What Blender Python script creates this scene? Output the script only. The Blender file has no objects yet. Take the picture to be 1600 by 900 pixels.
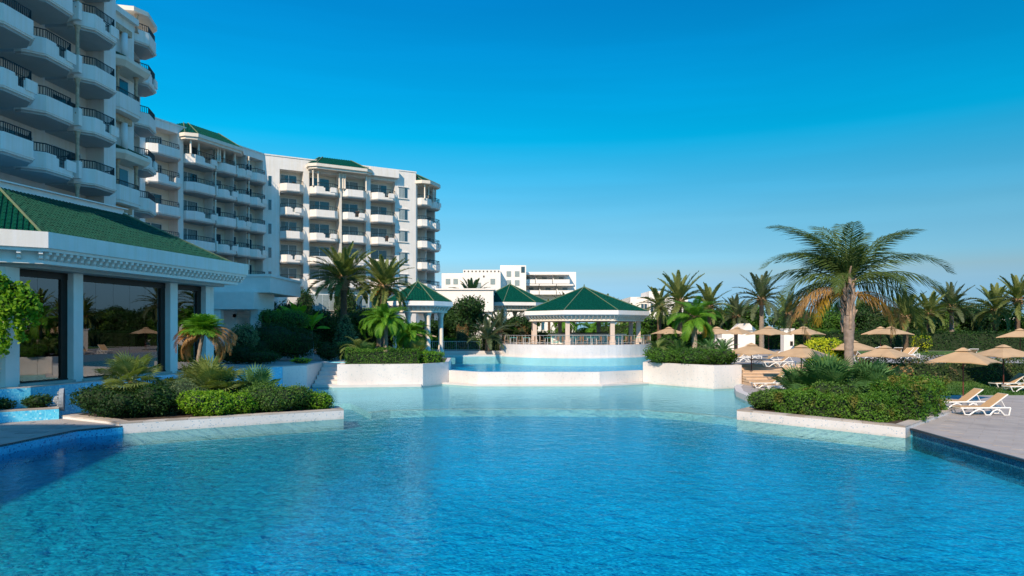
import bpy, bmesh, math, random
import numpy as np
from mathutils import Vector, Matrix, noise
R = math.radians
rnd = random.Random(7)
rng = np.random.default_rng(7)
sc = bpy.context.scene
col = sc.collection

# ------------------------------------------------------------------ camera
H = 3.5; F = 1067.0; HZ = 516.0
cd = bpy.data.cameras.new('camera'); cam = bpy.data.objects.new('camera', cd); col.objects.link(cam)
cam.location = (0, 0, H); cam.rotation_euler = (R(90), 0, 0)
cd.sensor_width = 36; cd.lens = F / 1600 * 36; cd.shift_y = (HZ - 450) / 1600
cd.clip_start = 0.1; cd.clip_end = 6000
sc.camera = cam

# ------------------------------------------------------------------ light
LX, LY = 0.42, 0.9075                    # horizontal direction the sunlight travels
ELEV = 36.0
w = bpy.data.worlds.new("World"); sc.world = w; w.use_nodes = True
nt = w.node_tree; nt.nodes.clear()
sky = nt.nodes.new('ShaderNodeTexSky'); sky.sky_type = 'NISHITA'; sky.sun_disc = False
sky.sun_elevation = R(ELEV); sky.sun_rotation = math.atan2(LX, -LY)
sky.altitude = 0; sky.air_density = 1.6; sky.dust_density = 0.3; sky.ozone_density = 2.0
hs = nt.nodes.new('ShaderNodeHueSaturation'); hs.inputs['Saturation'].default_value = 1.0
gm = nt.nodes.new('ShaderNodeGamma'); gm.inputs['Gamma'].default_value = 1.0
bg = nt.nodes.new('ShaderNodeBackground'); bg.inputs['Strength'].default_value = 0.15
ow = nt.nodes.new('ShaderNodeOutputWorld')
nt.links.new(sky.outputs[0], hs.inputs['Color']); nt.links.new(hs.outputs[0], gm.inputs[0])
tc = nt.nodes.new('ShaderNodeTexCoord'); sx = nt.nodes.new('ShaderNodeSeparateXYZ'); nt.links.new(tc.outputs['Generated'], sx.inputs[0])
rp = nt.nodes.new('ShaderNodeValToRGB'); nt.links.new(sx.outputs['Z'], rp.inputs['Fac'])      # clear Mediterranean air: deep azure aloft, pale blue low down
EXP = 1.55; KS = 2 ** -.45
stops = [(0.0, (.11, .275, .72)), (.023, (.10, .235, .60)), (.052, (.118, .245, .55)), (.082, (.152, .245, .405)), (.10, (.130, .268, .445)), (.153, (.100, .262, .39)), (.267, (.001, .295, .43)), (.45, (.001, .235, .425)), (.70, (.05, .32, .52)), (1.0, (.12, .40, .60))]
for i, (p_, c_) in enumerate(stops):
    el = rp.color_ramp.elements[i] if i < 2 else rp.color_ramp.elements.new(p_)
    el.position = p_; el.color = (*(v * KS for v in c_), 1)
mu = nt.nodes.new('ShaderNodeMixRGB'); mu.blend_type = 'MULTIPLY'; mu.inputs[0].default_value = 1
nt.links.new(gm.outputs[0], mu.inputs[1]); nt.links.new(rp.outputs[0], mu.inputs[2])
mpw = nt.nodes.new('ShaderNodeMapping'); mpw.inputs['Scale'].default_value = (1.2, 1.2, 16); nt.links.new(tc.outputs['Generated'], mpw.inputs[0])
nzw = nt.nodes.new('ShaderNodeTexNoise'); nzw.inputs['Scale'].default_value = 1.6; nzw.inputs['Detail'].default_value = 5; nt.links.new(mpw.outputs[0], nzw.inputs['Vector'])
mrw = nt.nodes.new('ShaderNodeMapRange'); mrw.inputs[1].default_value = .45; mrw.inputs[2].default_value = .75; mrw.inputs[3].default_value = .985; mrw.inputs[4].default_value = 1.07; nt.links.new(nzw.outputs['Fac'], mrw.inputs[0])
scw = nt.nodes.new('ShaderNodeVectorMath'); scw.operation = 'SCALE'; nt.links.new(mu.outputs[0], scw.inputs[0]); nt.links.new(mrw.outputs[0], scw.inputs['Scale'])
nt.links.new(scw.outputs[0], bg.inputs[0]); nt.links.new(bg.outputs[0], ow.inputs[0])
sd = bpy.data.lights.new('sun', 'SUN'); sd.energy = 2.0; sd.angle = R(0.5); sd.color = (1.0, 0.80, 0.60)
so = bpy.data.objects.new('sun', sd); col.objects.link(so)
ld = Vector((LX * math.cos(R(ELEV)), LY * math.cos(R(ELEV)), -math.sin(R(ELEV))))
so.rotation_euler = ld.to_track_quat('-Z', 'Y').to_euler(); so.location = (-30, -40, 60)
sc.view_settings.view_transform = 'Standard'; sc.view_settings.look = 'None'
sc.view_settings.gamma = 1; sc.view_settings.use_curve_mapping = False
sc.view_settings.exposure = EXP
sc.cycles.use_denoising = True
sc.cycles.max_bounces = 8; sc.cycles.transparent_max_bounces = 12
sc.cycles.caustics_reflective = False; sc.cycles.caustics_refractive = False
sc.cycles.sample_clamp_indirect = 4.0

def at(px, py, z):                       # photo pixel on the horizontal plane z -> place in the world
    Y = F * (H - z) / (py - HZ); return Vector(((px - 800) * Y / F, Y, z))
def atY(px, py, Y): return Vector(((px - 800) * Y / F, Y, H + (HZ - py) * Y / F))

# ------------------------------------------------------------------ materials
MC = {}
def nodes_of(m):
    m.use_nodes = True; n = m.node_tree; return n, n.nodes, n.links
def mat(name, c, rough=.7, var=.12, vscale=3.0, bump=0.0, bscale=30.0, metal=0.0, spec=.4, streak=0.0, c2=None):
    if name in MC: return MC[name]
    m = bpy.data.materials.new(name); n, N, L = nodes_of(m); b = N['Principled BSDF']
    b.inputs['Roughness'].default_value = rough; b.inputs['Metallic'].default_value = metal
    b.inputs['Specular IOR Level'].default_value = spec
    g = N.new('ShaderNodeNewGeometry')
    t = N.new('ShaderNodeTexNoise'); t.inputs['Scale'].default_value = vscale; t.inputs['Detail'].default_value = 6
    L.new(g.outputs['Position'], t.inputs['Vector'])
    r = N.new('ShaderNodeValToRGB'); r.color_ramp.elements[0].position = .3; r.color_ramp.elements[1].position = .7
    lo = c2 if c2 else tuple(x * (1 - var) for x in c); hi = tuple(min(1, x * (1 + var * .6)) for x in c)
    r.color_ramp.elements[0].color = (*lo, 1); r.color_ramp.elements[1].color = (*hi, 1)
    L.new(t.outputs['Fac'], r.inputs['Fac']); out = r.outputs['Color']
    if streak:
        mp = N.new('ShaderNodeMapping'); mp.inputs['Scale'].default_value = (5, 5, .22); L.new(g.outputs['Position'], mp.inputs['Vector'])
        t2 = N.new('ShaderNodeTexNoise'); t2.inputs['Scale'].default_value = 1.0; t2.inputs['Detail'].default_value = 8; L.new(mp.outputs[0], t2.inputs['Vector'])
        r2 = N.new('ShaderNodeValToRGB'); r2.color_ramp.elements[0].position = .42; r2.color_ramp.elements[1].position = .62
        r2.color_ramp.elements[0].color = (1, 1, 1, 1); k = 1 - streak; r2.color_ramp.elements[1].color = (k, k * .98, k * .93, 1)
        L.new(t2.outputs['Fac'], r2.inputs['Fac'])
        mx = N.new('ShaderNodeMixRGB'); mx.blend_type = 'MULTIPLY'; mx.inputs[0].default_value = 1
        L.new(out, mx.inputs[1]); L.new(r2.outputs[0], mx.inputs[2]); out = mx.outputs[0]
    L.new(out, b.inputs['Base Color'])
    if bump:
        t3 = N.new('ShaderNodeTexNoise'); t3.inputs['Scale'].default_value = bscale; t3.inputs['Detail'].default_value = 5
        L.new(g.outputs['Position'], t3.inputs['Vector'])
        bp = N.new('ShaderNodeBump'); bp.inputs['Strength'].default_value = bump; bp.inputs['Distance'].default_value = .02
        L.new(t3.outputs['Fac'], bp.inputs['Height']); L.new(bp.outputs[0], b.inputs['Normal'])
    MC[name] = m; return m

def mosaic(name, cols, cell, rough=.25, stain=0):
    """small square glass tiles: one colour out of cols for every cell of a 3-D grid, thin grout"""
    m = bpy.data.materials.new(name); n, N, L = nodes_of(m); b = N['Principled BSDF']; b.inputs['Roughness'].default_value = rough
    g = N.new('ShaderNodeNewGeometry')
    sn = N.new('ShaderNodeVectorMath'); sn.operation = 'SNAP'; sn.inputs[1].default_value = (cell, cell, cell)
    of = N.new('ShaderNodeVectorMath'); of.operation = 'ADD'; of.inputs[1].default_value = (.0113, .0137, .0071)
    L.new(g.outputs['Position'], of.inputs[0]); L.new(of.outputs[0], sn.inputs[0])
    wn = N.new('ShaderNodeTexWhiteNoise'); L.new(sn.outputs[0], wn.inputs['Vector'])
    r = N.new('ShaderNodeValToRGB'); r.color_ramp.interpolation = 'CONSTANT'
    e = r.color_ramp.elements; k = 0
    tot = sum(wt for _, wt in cols); acc = 0
    for i, (c, wt) in enumerate(cols):
        if i < 2: el = e[i]; el.position = acc / tot
        else: el = e.new(acc / tot)
        el.color = (*c, 1); acc += wt
    L.new(wn.outputs['Value'], r.inputs['Fac'])
    t = N.new('ShaderNodeTexNoise'); t.inputs['Scale'].default_value = .35; t.inputs['Detail'].default_value = 4; L.new(g.outputs['Position'], t.inputs['Vector'])
    mr = N.new('ShaderNodeMapRange'); mr.inputs[1].default_value = .3; mr.inputs[2].default_value = .7; mr.inputs[3].default_value = .86; mr.inputs[4].default_value = 1.1
    L.new(t.outputs['Fac'], mr.inputs[0])
    mx = N.new('ShaderNodeVectorMath'); mx.operation = 'SCALE'; L.new(r.outputs[0], mx.inputs[0]); L.new(mr.outputs[0], mx.inputs['Scale'])
    src = mx.outputs[0]
    if stain:                                                     # lime and grime left just above the water line
        sp = N.new('ShaderNodeSeparateXYZ'); L.new(g.outputs['Position'], sp.inputs[0])
        t2 = N.new('ShaderNodeTexNoise'); t2.inputs['Scale'].default_value = 2.5; t2.inputs['Detail'].default_value = 6; L.new(g.outputs['Position'], t2.inputs['Vector'])
        a2 = N.new('ShaderNodeMath'); a2.operation = 'MULTIPLY_ADD'; a2.inputs[1].default_value = -.30; L.new(t2.outputs['Fac'], a2.inputs[0]); L.new(sp.outputs['Z'], a2.inputs[2])
        r2 = N.new('ShaderNodeMapRange'); r2.inputs[1].default_value = -.42; r2.inputs[2].default_value = -.30; r2.inputs[3].default_value = stain; r2.inputs[4].default_value = 0; L.new(a2.outputs[0], r2.inputs[0])
        x2 = N.new('ShaderNodeMixRGB'); x2.blend_type = 'MULTIPLY'; L.new(r2.outputs[0], x2.inputs[0]); L.new(src, x2.inputs[1]); x2.inputs[2].default_value = (.70, .70, .62, 1); src = x2.outputs[0]
        mp = N.new('ShaderNodeMapping'); mp.inputs['Scale'].default_value = (3, 3, .35); L.new(g.outputs['Position'], mp.inputs[0])
        t4 = N.new('ShaderNodeTexNoise'); t4.inputs['Detail'].default_value = 7; t4.inputs['Scale'].default_value = 1.2; L.new(mp.outputs[0], t4.inputs['Vector'])
        r4 = N.new('ShaderNodeMapRange'); r4.inputs[1].default_value = .5; r4.inputs[2].default_value = .72; r4.inputs[4].default_value = .18; L.new(t4.outputs['Fac'], r4.inputs[0])
        x4 = N.new('ShaderNodeMixRGB'); x4.blend_type = 'MULTIPLY'; L.new(r4.outputs[0], x4.inputs[0]); L.new(src, x4.inputs[1]); x4.inputs[2].default_value = (.78, .76, .70, 1); src = x4.outputs[0]
    L.new(src, b.inputs['Base Color']); MC[name] = m; return m

def leafmat(name, c1, c2, trans=.35, rough=.55, patch=None):
    m = bpy.data.materials.new(name); n, N, L = nodes_of(m); b = N['Principled BSDF']
    a = N.new('ShaderNodeAttribute'); a.attribute_name = 'tint'
    r = N.new('ShaderNodeMixRGB'); r.inputs[1].default_value = (*c1, 1); r.inputs[2].default_value = (*c2, 1)
    L.new(a.outputs['Fac'], r.inputs[0])
    if patch:                                                     # dry, browned parts of a clipped hedge
        g = N.new('ShaderNodeNewGeometry'); t = N.new('ShaderNodeTexNoise'); t.inputs['Scale'].default_value = 1.5; t.inputs['Detail'].default_value = 4; L.new(g.outputs['Position'], t.inputs['Vector'])
        rr = N.new('ShaderNodeMapRange'); rr.inputs[1].default_value = .52; rr.inputs[2].default_value = .64; rr.inputs[4].default_value = .8; L.new(t.outputs['Fac'], rr.inputs[0])
        r0 = r; r = N.new('ShaderNodeMixRGB'); L.new(rr.outputs[0], r.inputs[0]); L.new(r0.outputs[0], r.inputs[1]); r.inputs[2].default_value = (*patch, 1)
    L.new(r.outputs[0], b.inputs['Base Color'])
    b.inputs['Roughness'].default_value = rough; b.inputs['Specular IOR Level'].default_value = .25
    tr = N.new('ShaderNodeBsdfTranslucent')
    s = N.new('ShaderNodeVectorMath'); s.operation = 'MULTIPLY'; s.inputs[1].default_value = (1.3, 1.4, .6); L.new(r.outputs[0], s.inputs[0]); L.new(s.outputs[0], tr.inputs['Color'])
    mx = N.new('ShaderNodeMixShader'); mx.inputs[0].default_value = trans
    L.new(b.outputs[0], mx.inputs[1]); L.new(tr.outputs[0], mx.inputs[2]); L.new(mx.outputs[0], N['Material Output'].inputs[0])
    MC[name] = m; return m

def watermat(name, tint, bstr=.25, sc1=2.2, sc2=9.0, ior=1.15):
    m = bpy.data.materials.new(name); n, N, L = nodes_of(m); N.remove(N['Principled BSDF'])
    g = N.new('ShaderNodeNewGeometry')
    mp = N.new('ShaderNodeMapping'); mp.inputs['Scale'].default_value = (1, 1.0, 1); L.new(g.outputs['Position'], mp.inputs[0])
    t = N.new('ShaderNodeTexNoise'); t.inputs['Scale'].default_value = sc1; t.inputs['Detail'].default_value = 3; t.inputs['Distortion'].default_value = .6; L.new(mp.outputs[0], t.inputs['Vector'])
    t2 = N.new('ShaderNodeTexNoise'); t2.inputs['Scale'].default_value = sc2; t2.inputs['Detail'].default_value = 3; t2.inputs['Distortion'].default_value = .8; L.new(mp.outputs[0], t2.inputs['Vector'])
    ad = N.new('ShaderNodeMath'); ad.operation = 'MULTIPLY_ADD'; ad.inputs[1].default_value = .35; L.new(t2.outputs['Fac'], ad.inputs[0]); L.new(t.outputs['Fac'], ad.inputs[2])
    bp = N.new('ShaderNodeBump'); bp.inputs['Strength'].default_value = bstr; bp.inputs['Distance'].default_value = .05; L.new(ad.outputs[0], bp.inputs['Height'])
    fr = N.new('ShaderNodeFresnel'); fr.inputs['IOR'].default_value = ior; L.new(bp.outputs[0], fr.inputs['Normal'])
    gl = N.new('ShaderNodeBsdfGlossy'); gl.inputs['Roughness'].default_value = .03; gl.inputs['Color'].default_value = (.50, .90, 1.0, 1); L.new(bp.outputs[0], gl.inputs['Normal'])
    tr = N.new('ShaderNodeBsdfTransparent'); tr.inputs['Color'].default_value = (*tint, 1)
    mx = N.new('ShaderNodeMixShader'); L.new(fr.outputs[0], mx.inputs[0]); L.new(tr.outputs[0], mx.inputs[1]); L.new(gl.outputs[0], mx.inputs[2])
    L.new(mx.outputs[0], N['Material Output'].inputs[0]); MC[name] = m; return m

def glassmat(name, c=(.02, .03, .035), rough=.03, see=.0):
    m = bpy.data.materials.new(name); n, N, L = nodes_of(m); b = N['Principled BSDF']
    b.inputs['Base Color'].default_value = (*c, 1); b.inputs['Roughness'].default_value = rough; b.inputs['Specular IOR Level'].default_value = .8
    if see:
        tr = N.new('ShaderNodeBsdfTransparent'); tr.inputs[0].default_value = (.75, .8, .8, 1)
        gl = N.new('ShaderNodeBsdfGlossy'); gl.inputs['Roughness'].default_value = .01; gl.inputs['Color'].default_value = (.8, .8, .8, 1)
        fr = N.new('ShaderNodeFresnel'); fr.inputs['IOR'].default_value = 2.8
        mx = N.new('ShaderNodeMixShader'); L.new(fr.outputs[0], mx.inputs[0]); L.new(tr.outputs[0], mx.inputs[1]); L.new(gl.outputs[0], mx.inputs[2])
        L.new(mx.outputs[0], N['Material Output'].inputs[0])
    MC[name] = m; return m

WHITE = mat('white_render', (.78, .75, .705), .8, .05, 1.2, .25, 25, streak=.04)
WHITE2 = mat('white_render_plain', (.80, .77, .73), .75, .05, 2.0, .15, 25, streak=.0)
CREAM = mat('cream_stone', (.72, .66, .56), .7, .08, 2, .2, 20)
SAND = mat('sandstone_column', (.50, .36, .24), .8, .3, 6, .4, 30)
SOFFIT = mat('shade_grey_soffit', (.40, .42, .42), .85, .06, 1.5)  # deep shade under the balconies is put into this darker grey
RAIL = mat('dark_iron', (.012, .035, .045), .45, .1, 8)
GREENT = mat('green_glazed_tile', (.002, .056, .034), .5, .55, 5.0, .15, 40, c2=(.0005, .040, .024), spec=.1)
RIDGE = mat('ridge_tile', (.05, .13, .07), .6, .5, 4, c2=(.16, .17, .10))
GLASS = glassmat('window_glass', (.02, .055, .08))
GLASSB = glassmat('blue_window_glass', (.03, .12, .18))
SEEGLASS = glassmat('restaurant_glass', see=1)
FRAME = mat('white_window_frame', (.7, .72, .72), .5, .03)
DKFRAME = mat('dark_bronze_frame', (.02, .015, .012), .4, .1)
CURTAIN = mat('net_curtain', (.26, .33, .34), .9, .25, 9)
POOLW = mosaic('white_pool_mosaic', [((.70, .67, .65), 80), ((.66, .64, .63), 16), ((.54, .57, .58), 4)], .06, .4, .5)
POOLD = mosaic('dotted_pool_mosaic', [((.69, .66, .635), 85), ((.62, .62, .61), 10), ((.42, .49, .54), 5)], .042, .3, .5)
POOLB = mosaic('blue_band_mosaic', [((.01, .13, .26), 35), ((.02, .25, .42), 30), ((.05, .38, .50), 20), ((.005, .05, .12), 15)], .045, .25)
POOLBL = mosaic('bright_blue_band_mosaic', [((.04, .40, .66), 40), ((.06, .48, .74), 30), ((.05, .46, .74), 18), ((.01, .16, .38), 12)], .05, .25)
BLUEWALL = mosaic('pale_blue_wall_mosaic', [((.12, .62, .84), 45), ((.20, .70, .88), 30), ((.08, .52, .78), 20), ((.45, .82, .92), 5)], .06, .35)
BOTTOM = mosaic('blue_floor_mosaic', [((.002, .38, .62), 36), ((.003, .45, .70), 28), ((.001, .30, .54), 22), ((.008, .54, .78), 14)], .05, .5)
BOTTOM2 = mosaic('teal_floor_mosaic', [((.01, .30, .42), 30), ((.015, .40, .52), 30), ((.005, .20, .33), 22), ((.06, .55, .60), 12)], .09, .5)
def blend_floor():  # darker teal zone at left: shade and reflection put into the floor colour
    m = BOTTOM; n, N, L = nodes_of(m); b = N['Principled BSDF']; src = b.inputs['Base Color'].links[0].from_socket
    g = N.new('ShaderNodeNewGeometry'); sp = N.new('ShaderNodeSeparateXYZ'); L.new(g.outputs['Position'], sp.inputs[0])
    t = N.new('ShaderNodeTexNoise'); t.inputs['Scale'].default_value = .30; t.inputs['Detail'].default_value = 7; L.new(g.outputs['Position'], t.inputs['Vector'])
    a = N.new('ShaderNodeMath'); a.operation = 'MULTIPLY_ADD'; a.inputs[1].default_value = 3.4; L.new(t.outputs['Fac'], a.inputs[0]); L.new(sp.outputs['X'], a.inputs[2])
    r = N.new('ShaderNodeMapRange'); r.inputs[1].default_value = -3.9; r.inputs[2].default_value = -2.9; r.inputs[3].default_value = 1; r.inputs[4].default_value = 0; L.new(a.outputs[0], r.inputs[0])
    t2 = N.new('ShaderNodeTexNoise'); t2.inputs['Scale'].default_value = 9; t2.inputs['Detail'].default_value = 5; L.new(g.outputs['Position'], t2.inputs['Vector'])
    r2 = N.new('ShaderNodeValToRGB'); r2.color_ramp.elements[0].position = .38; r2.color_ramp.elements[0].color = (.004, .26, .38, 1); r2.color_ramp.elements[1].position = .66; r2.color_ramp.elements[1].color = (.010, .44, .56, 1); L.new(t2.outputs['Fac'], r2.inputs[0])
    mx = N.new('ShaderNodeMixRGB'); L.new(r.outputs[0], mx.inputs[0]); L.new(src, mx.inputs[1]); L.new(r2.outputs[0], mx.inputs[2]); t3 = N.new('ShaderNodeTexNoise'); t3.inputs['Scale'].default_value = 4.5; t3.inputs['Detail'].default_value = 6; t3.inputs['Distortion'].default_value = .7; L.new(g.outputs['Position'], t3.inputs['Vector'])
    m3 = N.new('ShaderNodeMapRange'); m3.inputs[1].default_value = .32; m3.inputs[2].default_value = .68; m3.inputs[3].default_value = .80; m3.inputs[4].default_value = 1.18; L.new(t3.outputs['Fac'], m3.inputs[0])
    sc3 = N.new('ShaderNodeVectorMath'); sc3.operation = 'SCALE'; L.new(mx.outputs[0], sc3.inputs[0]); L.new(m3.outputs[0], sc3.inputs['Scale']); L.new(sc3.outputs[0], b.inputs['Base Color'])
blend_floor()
SHELF = mosaic('pale_floor_mosaic', [((.42, .64, .69), 50), ((.36, .58, .65), 30), ((.50, .67, .70), 20)], .07, .5)
WATER = watermat('clear_pool_water', (.66, .95, .99), .40, 1.9, 8, 1.21)
WATER2 = watermat('upper_pool_water', (.55, .92, .99), 1.6, 1.3, 5, 1.05)
PAVE = mat('grey_paving', (.38, .35, .33), .75, .14, 1.1, .25, 40)
PAVE2 = mat('grey_paving_worn', (.34, .315, .30), .8, .2, 1.7, .25, 40)
JOINT = mat('paving_joint', (.15, .145, .14), .9, .15)
STEP = mat('sandy_step_stone', (.55, .41, .29), .8, .12, 2, .2, 30)
KERB = mat('worn_coping_stone', (.50, .45, .40), .75, .2, 1.5, .25, 30)
WKERB = mat('white_coping', (.60, .575, .555), .7, .06, 1.5)
DARKEDGE = mat('dark_edge_trim', (.02, .03, .04), .4, .1)
GROUND = mat('dry_ground', (.16, .15, .09), .95, .3, .6, .3, 6, c2=(.06, .09, .03))
LAWN = mat('lawn_green', (.07, .15, .02), .95, .3, 1.6, .6, 60, c2=(.03, .08, .012))
SOIL = mat('planter_soil', (.07, .05, .035), .95, .3, 4, .5, 20)
TRUNK = mat('palm_trunk_bark', (.26, .21, .165), .9, .3, 6, .9, 16)
TRUNKD = mat('dark_trunk_bark', (.13, .085, .055), .9, .3, 7, 1.0, 14)
BRANCH = mat('dark_branch', (.035, .03, .02), .9, .3, 6)
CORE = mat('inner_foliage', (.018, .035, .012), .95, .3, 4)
PLASTIC = mat('white_plastic', (.78, .78, .76), .35, .02)
SLING = mat('tan_sling', (.53, .35, .18), .75, .08, 8)
CANOPY = mat('beige_canvas', (.48, .335, .195), .85, .14, 1.6, .1, 60)
POLE = mat('red_brown_pole', (.10, .025, .015), .5, .1)
TEAL = mat('turquoise_paint', (.10, .50, .48), .5, .06)
FRUIT = mat('orange_fruit', (.60, .22, .02), .6, .3, 10)
HUSK = mat('palm_husk', (.34, .22, .12), .9, .35, 10, 1, 20)

L_HEDGE = leafmat('hedge_leaf', (0.029, 0.094, 0.014), (0.109, 0.246, 0.026))
L_BRIGHT = leafmat('bright_leaf', (0.075, 0.213, 0.010), (0.213, 0.375, 0.019))
L_YELLOW = leafmat('yellow_leaf', (0.174, 0.319, 0.014), (0.609, 0.609, 0.029))
L_DARK = leafmat('dark_leaf', (0.013, 0.044, 0.015), (0.044, 0.112, 0.022))
L_MID = leafmat('mid_leaf', (0.043, 0.116, 0.022), (0.145, 0.261, 0.043))
L_GREY = leafmat('grey_green_leaf', (0.072, 0.131, 0.065), (0.203, 0.275, 0.131))
L_DRY = leafmat('dry_leaf', (.22, .12, .04), (.48, .30, .13), .25)
L_PALM = leafmat('palm_leaf', (.085, .13, .035), (.24, .28, .09), .3)
L_QUEEN = leafmat('queen_palm_leaf', (.045, .085, .022), (.13, .19, .05), .3)
L_LIME = leafmat('lime_palm_leaf', (0.051, 0.189, 0.017), (0.174, 0.362, 0.029), .35)
L_FAN = leafmat('fan_palm_leaf', (.035, .125, .045), (.13, .27, .085), .25)
L_OLIVE = leafmat('olive_fan_leaf', (0.100, 0.163, 0.037), (0.250, 0.312, 0.100), .3)
L_GOLD = leafmat('golden_leaf', (.20, .15, .02), (.45, .28, .03), .3)

# ------------------------------------------------------------------ mesh builder
class MB:
    def __init__(s): s.v = []; s.f = []; s.m = []; s.mi = 0
    def face(s, pts):
        k = len(s.v); s.v += [tuple(p) for p in pts]; s.f.append(tuple(range(k, k + len(pts)))); s.m.append(s.mi)
    def raw(s, vs, fs):
        k = len(s.v); s.v += [tuple(p) for p in vs]
        for f in fs: s.f.append(tuple(i + k for i in f)); s.m.append(s.mi)
    def box(s, x0, x1, y0, y1, z0, z1, M=None):
        if x0 > x1: x0, x1 = x1, x0
        if y0 > y1: y0, y1 = y1, y0
        if z0 > z1: z0, z1 = z1, z0
        vs = [(x, y, z) for z in (z0, z1) for y in (y0, y1) for x in (x0, x1)]
        if M is not None: vs = [M @ Vector(p) for p in vs]
        s.raw(vs, [(0, 2, 3, 1), (4, 5, 7, 6), (0, 1, 5, 4), (2, 6, 7, 3), (0, 4, 6, 2), (1, 3, 7, 5)])
    def prism(s, poly, z0, z1, bottom=True, top=True):
        n = len(poly); a = sum(poly[i][0] * poly[(i + 1) % n][1] - poly[(i + 1) % n][0] * poly[i][1] for i in range(n))
        if a < 0: poly = poly[::-1]
        vs = [(p[0], p[1], z0) for p in poly] + [(p[0], p[1], z1) for p in poly]
        fs = [(i, (i + 1) % n, n + (i + 1) % n, n + i) for i in range(n)]
        if top: fs.append(tuple(range(n, 2 * n)))
        if bottom: fs.append(tuple(range(n - 1, -1, -1)))
        s.raw(vs, fs)
    def frustum(s, poly0, z0, poly1, z1):
        n = len(poly0); vs = [(p[0], p[1], z0) for p in poly0] + [(p[0], p[1], z1) for p in poly1]
        s.raw(vs, [(i, (i + 1) % n, n + (i + 1) % n, n + i) for i in range(n)] + [tuple(range(n, 2 * n)), tuple(range(n - 1, -1, -1))])
    def tube(s, path, rad, n=6, cap=True):
        P = [Vector(p) for p in path]; rads = rad if isinstance(rad, (list, tuple)) else [rad] * len(P)
        k = len(s.v); up = Vector((0, 0, 1)); ref = None
        for i, p in enumerate(P):
            d = (P[min(i + 1, len(P) - 1)] - P[max(i - 1, 0)]).normalized()
            if ref is None: ref = d.cross(Vector((1, 0, 0)) if abs(d.x) < .8 else Vector((0, 1, 0))).normalized()
            a = (ref - d * ref.dot(d)).normalized(); ref = a; b = d.cross(a)
            for j in range(n):
                t = 2 * math.pi * j / n; q = p + (a * math.cos(t) + b * math.sin(t)) * rads[i]; s.v.append(tuple(q))
        for i in range(len(P) - 1):
            for j in range(n):
                j2 = (j + 1) % n; s.f.append((k + i * n + j, k + i * n + j2, k + (i + 1) * n + j2, k + (i + 1) * n + j)); s.m.append(s.mi)
        if cap:
            s.f.append(tuple(k + j for j in range(n - 1, -1, -1))); s.m.append(s.mi)
            e = k + (len(P) - 1) * n; s.f.append(tuple(e + j for j in range(n))); s.m.append(s.mi)
    def lathe(s, prof, n=12, c=(0, 0, 0)):
        k = len(s.v)
        for r_, z in prof:
            for j in range(n):
                t = 2 * math.pi * j / n; s.v.append((c[0] + r_ * math.cos(t), c[1] + r_ * math.sin(t), c[2] + z))
        for i in range(len(prof) - 1):
            for j in range(n):
                j2 = (j + 1) % n; s.f.append((k + i * n + j, k + i * n + j2, k + (i + 1) * n + j2, k + (i + 1) * n + j)); s.m.append(s.mi)
        s.f.append(tuple(k + j for j in range(n - 1, -1, -1))); s.m.append(s.mi)
        e = k + (len(prof) - 1) * n; s.f.append(tuple(e + j for j in range(n))); s.m.append(s.mi)
    def mesh(s, name, mats, smooth=False):
        me = bpy.data.meshes.new(name); me.from_pydata(s.v, [], s.f)
        for m in (mats if isinstance(mats, (list, tuple)) else [mats]): me.materials.append(m)
        if max(s.m, default=0): me.polygons.foreach_set('material_index', s.m)
        if smooth: me.polygons.foreach_set('use_smooth', [True] * len(s.f))
        me.update(); return me
    def build(s, name, mats, parent=None, smooth=False, kind=None):
        return link(name, s.mesh(name, mats, smooth), parent, kind=kind)

def link(name, me, parent=None, loc=None, rot=None, scale=None, kind=None):
    o = bpy.data.objects.new(name, me); col.objects.link(o)
    if parent is not None: o.parent = parent
    if loc is not None: o.location = loc
    if rot is not None: o.rotation_euler = rot if hasattr(rot, '__len__') else (0, 0, rot)
    if scale is not None: o.scale = scale if hasattr(scale, '__len__') else (scale,) * 3
    if kind: o['kind'] = kind
    return o
def tag(o, label, cat, group=None):
    o['label'] = label; o['category'] = cat
    if group: o['group'] = group
    return o
def thing(name, label, cat, loc=(0, 0, 0), rz=0, group=None):
    o = bpy.data.objects.new(name, None); col.objects.link(o); o.location = loc; o.rotation_euler = (0, 0, rz)
    o.empty_display_size = .3
    return tag(o, label, cat, group)
def copy_tree(o, parent=None):
    c = o.copy(); col.objects.link(c)
    if parent is not None: c.parent = parent
    for ch in [x for x in KIDS.get(o.name, []) ]: copy_tree(ch, c)
    return c
KIDS = {}
def snapshot_kids():
    KIDS.clear()
    for o in bpy.data.objects:
        if o.parent: KIDS.setdefault(o.parent.name, []).append(o)
def inset(poly, d):
    """mitre inset of a convex counter-clockwise polygon"""
    n = len(poly); out = []
    for i in range(n):
        p0, p1, p2 = Vector(poly[i - 1][:2]), Vector(poly[i][:2]), Vector(poly[(i + 1) % n][:2])
        e1 = (p1 - p0).normalized(); e2 = (p2 - p1).normalized()
        n1 = Vector((-e1.y, e1.x)); n2 = Vector((-e2.y, e2.x)); b = (n1 + n2); b /= (1 + n1.dot(n2))
        out.append(tuple(p1 + b * d))
    return out
def octagon(cx, cy, ap, rot=0, n=8):
    r_ = ap / math.cos(math.pi / n)
    return [(cx + r_ * math.cos(rot + math.pi / n + 2 * math.pi * i / n - math.pi / 2), cy + r_ * math.sin(rot + math.pi / n + 2 * math.pi * i / n - math.pi / 2)) for i in range(n)]

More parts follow.
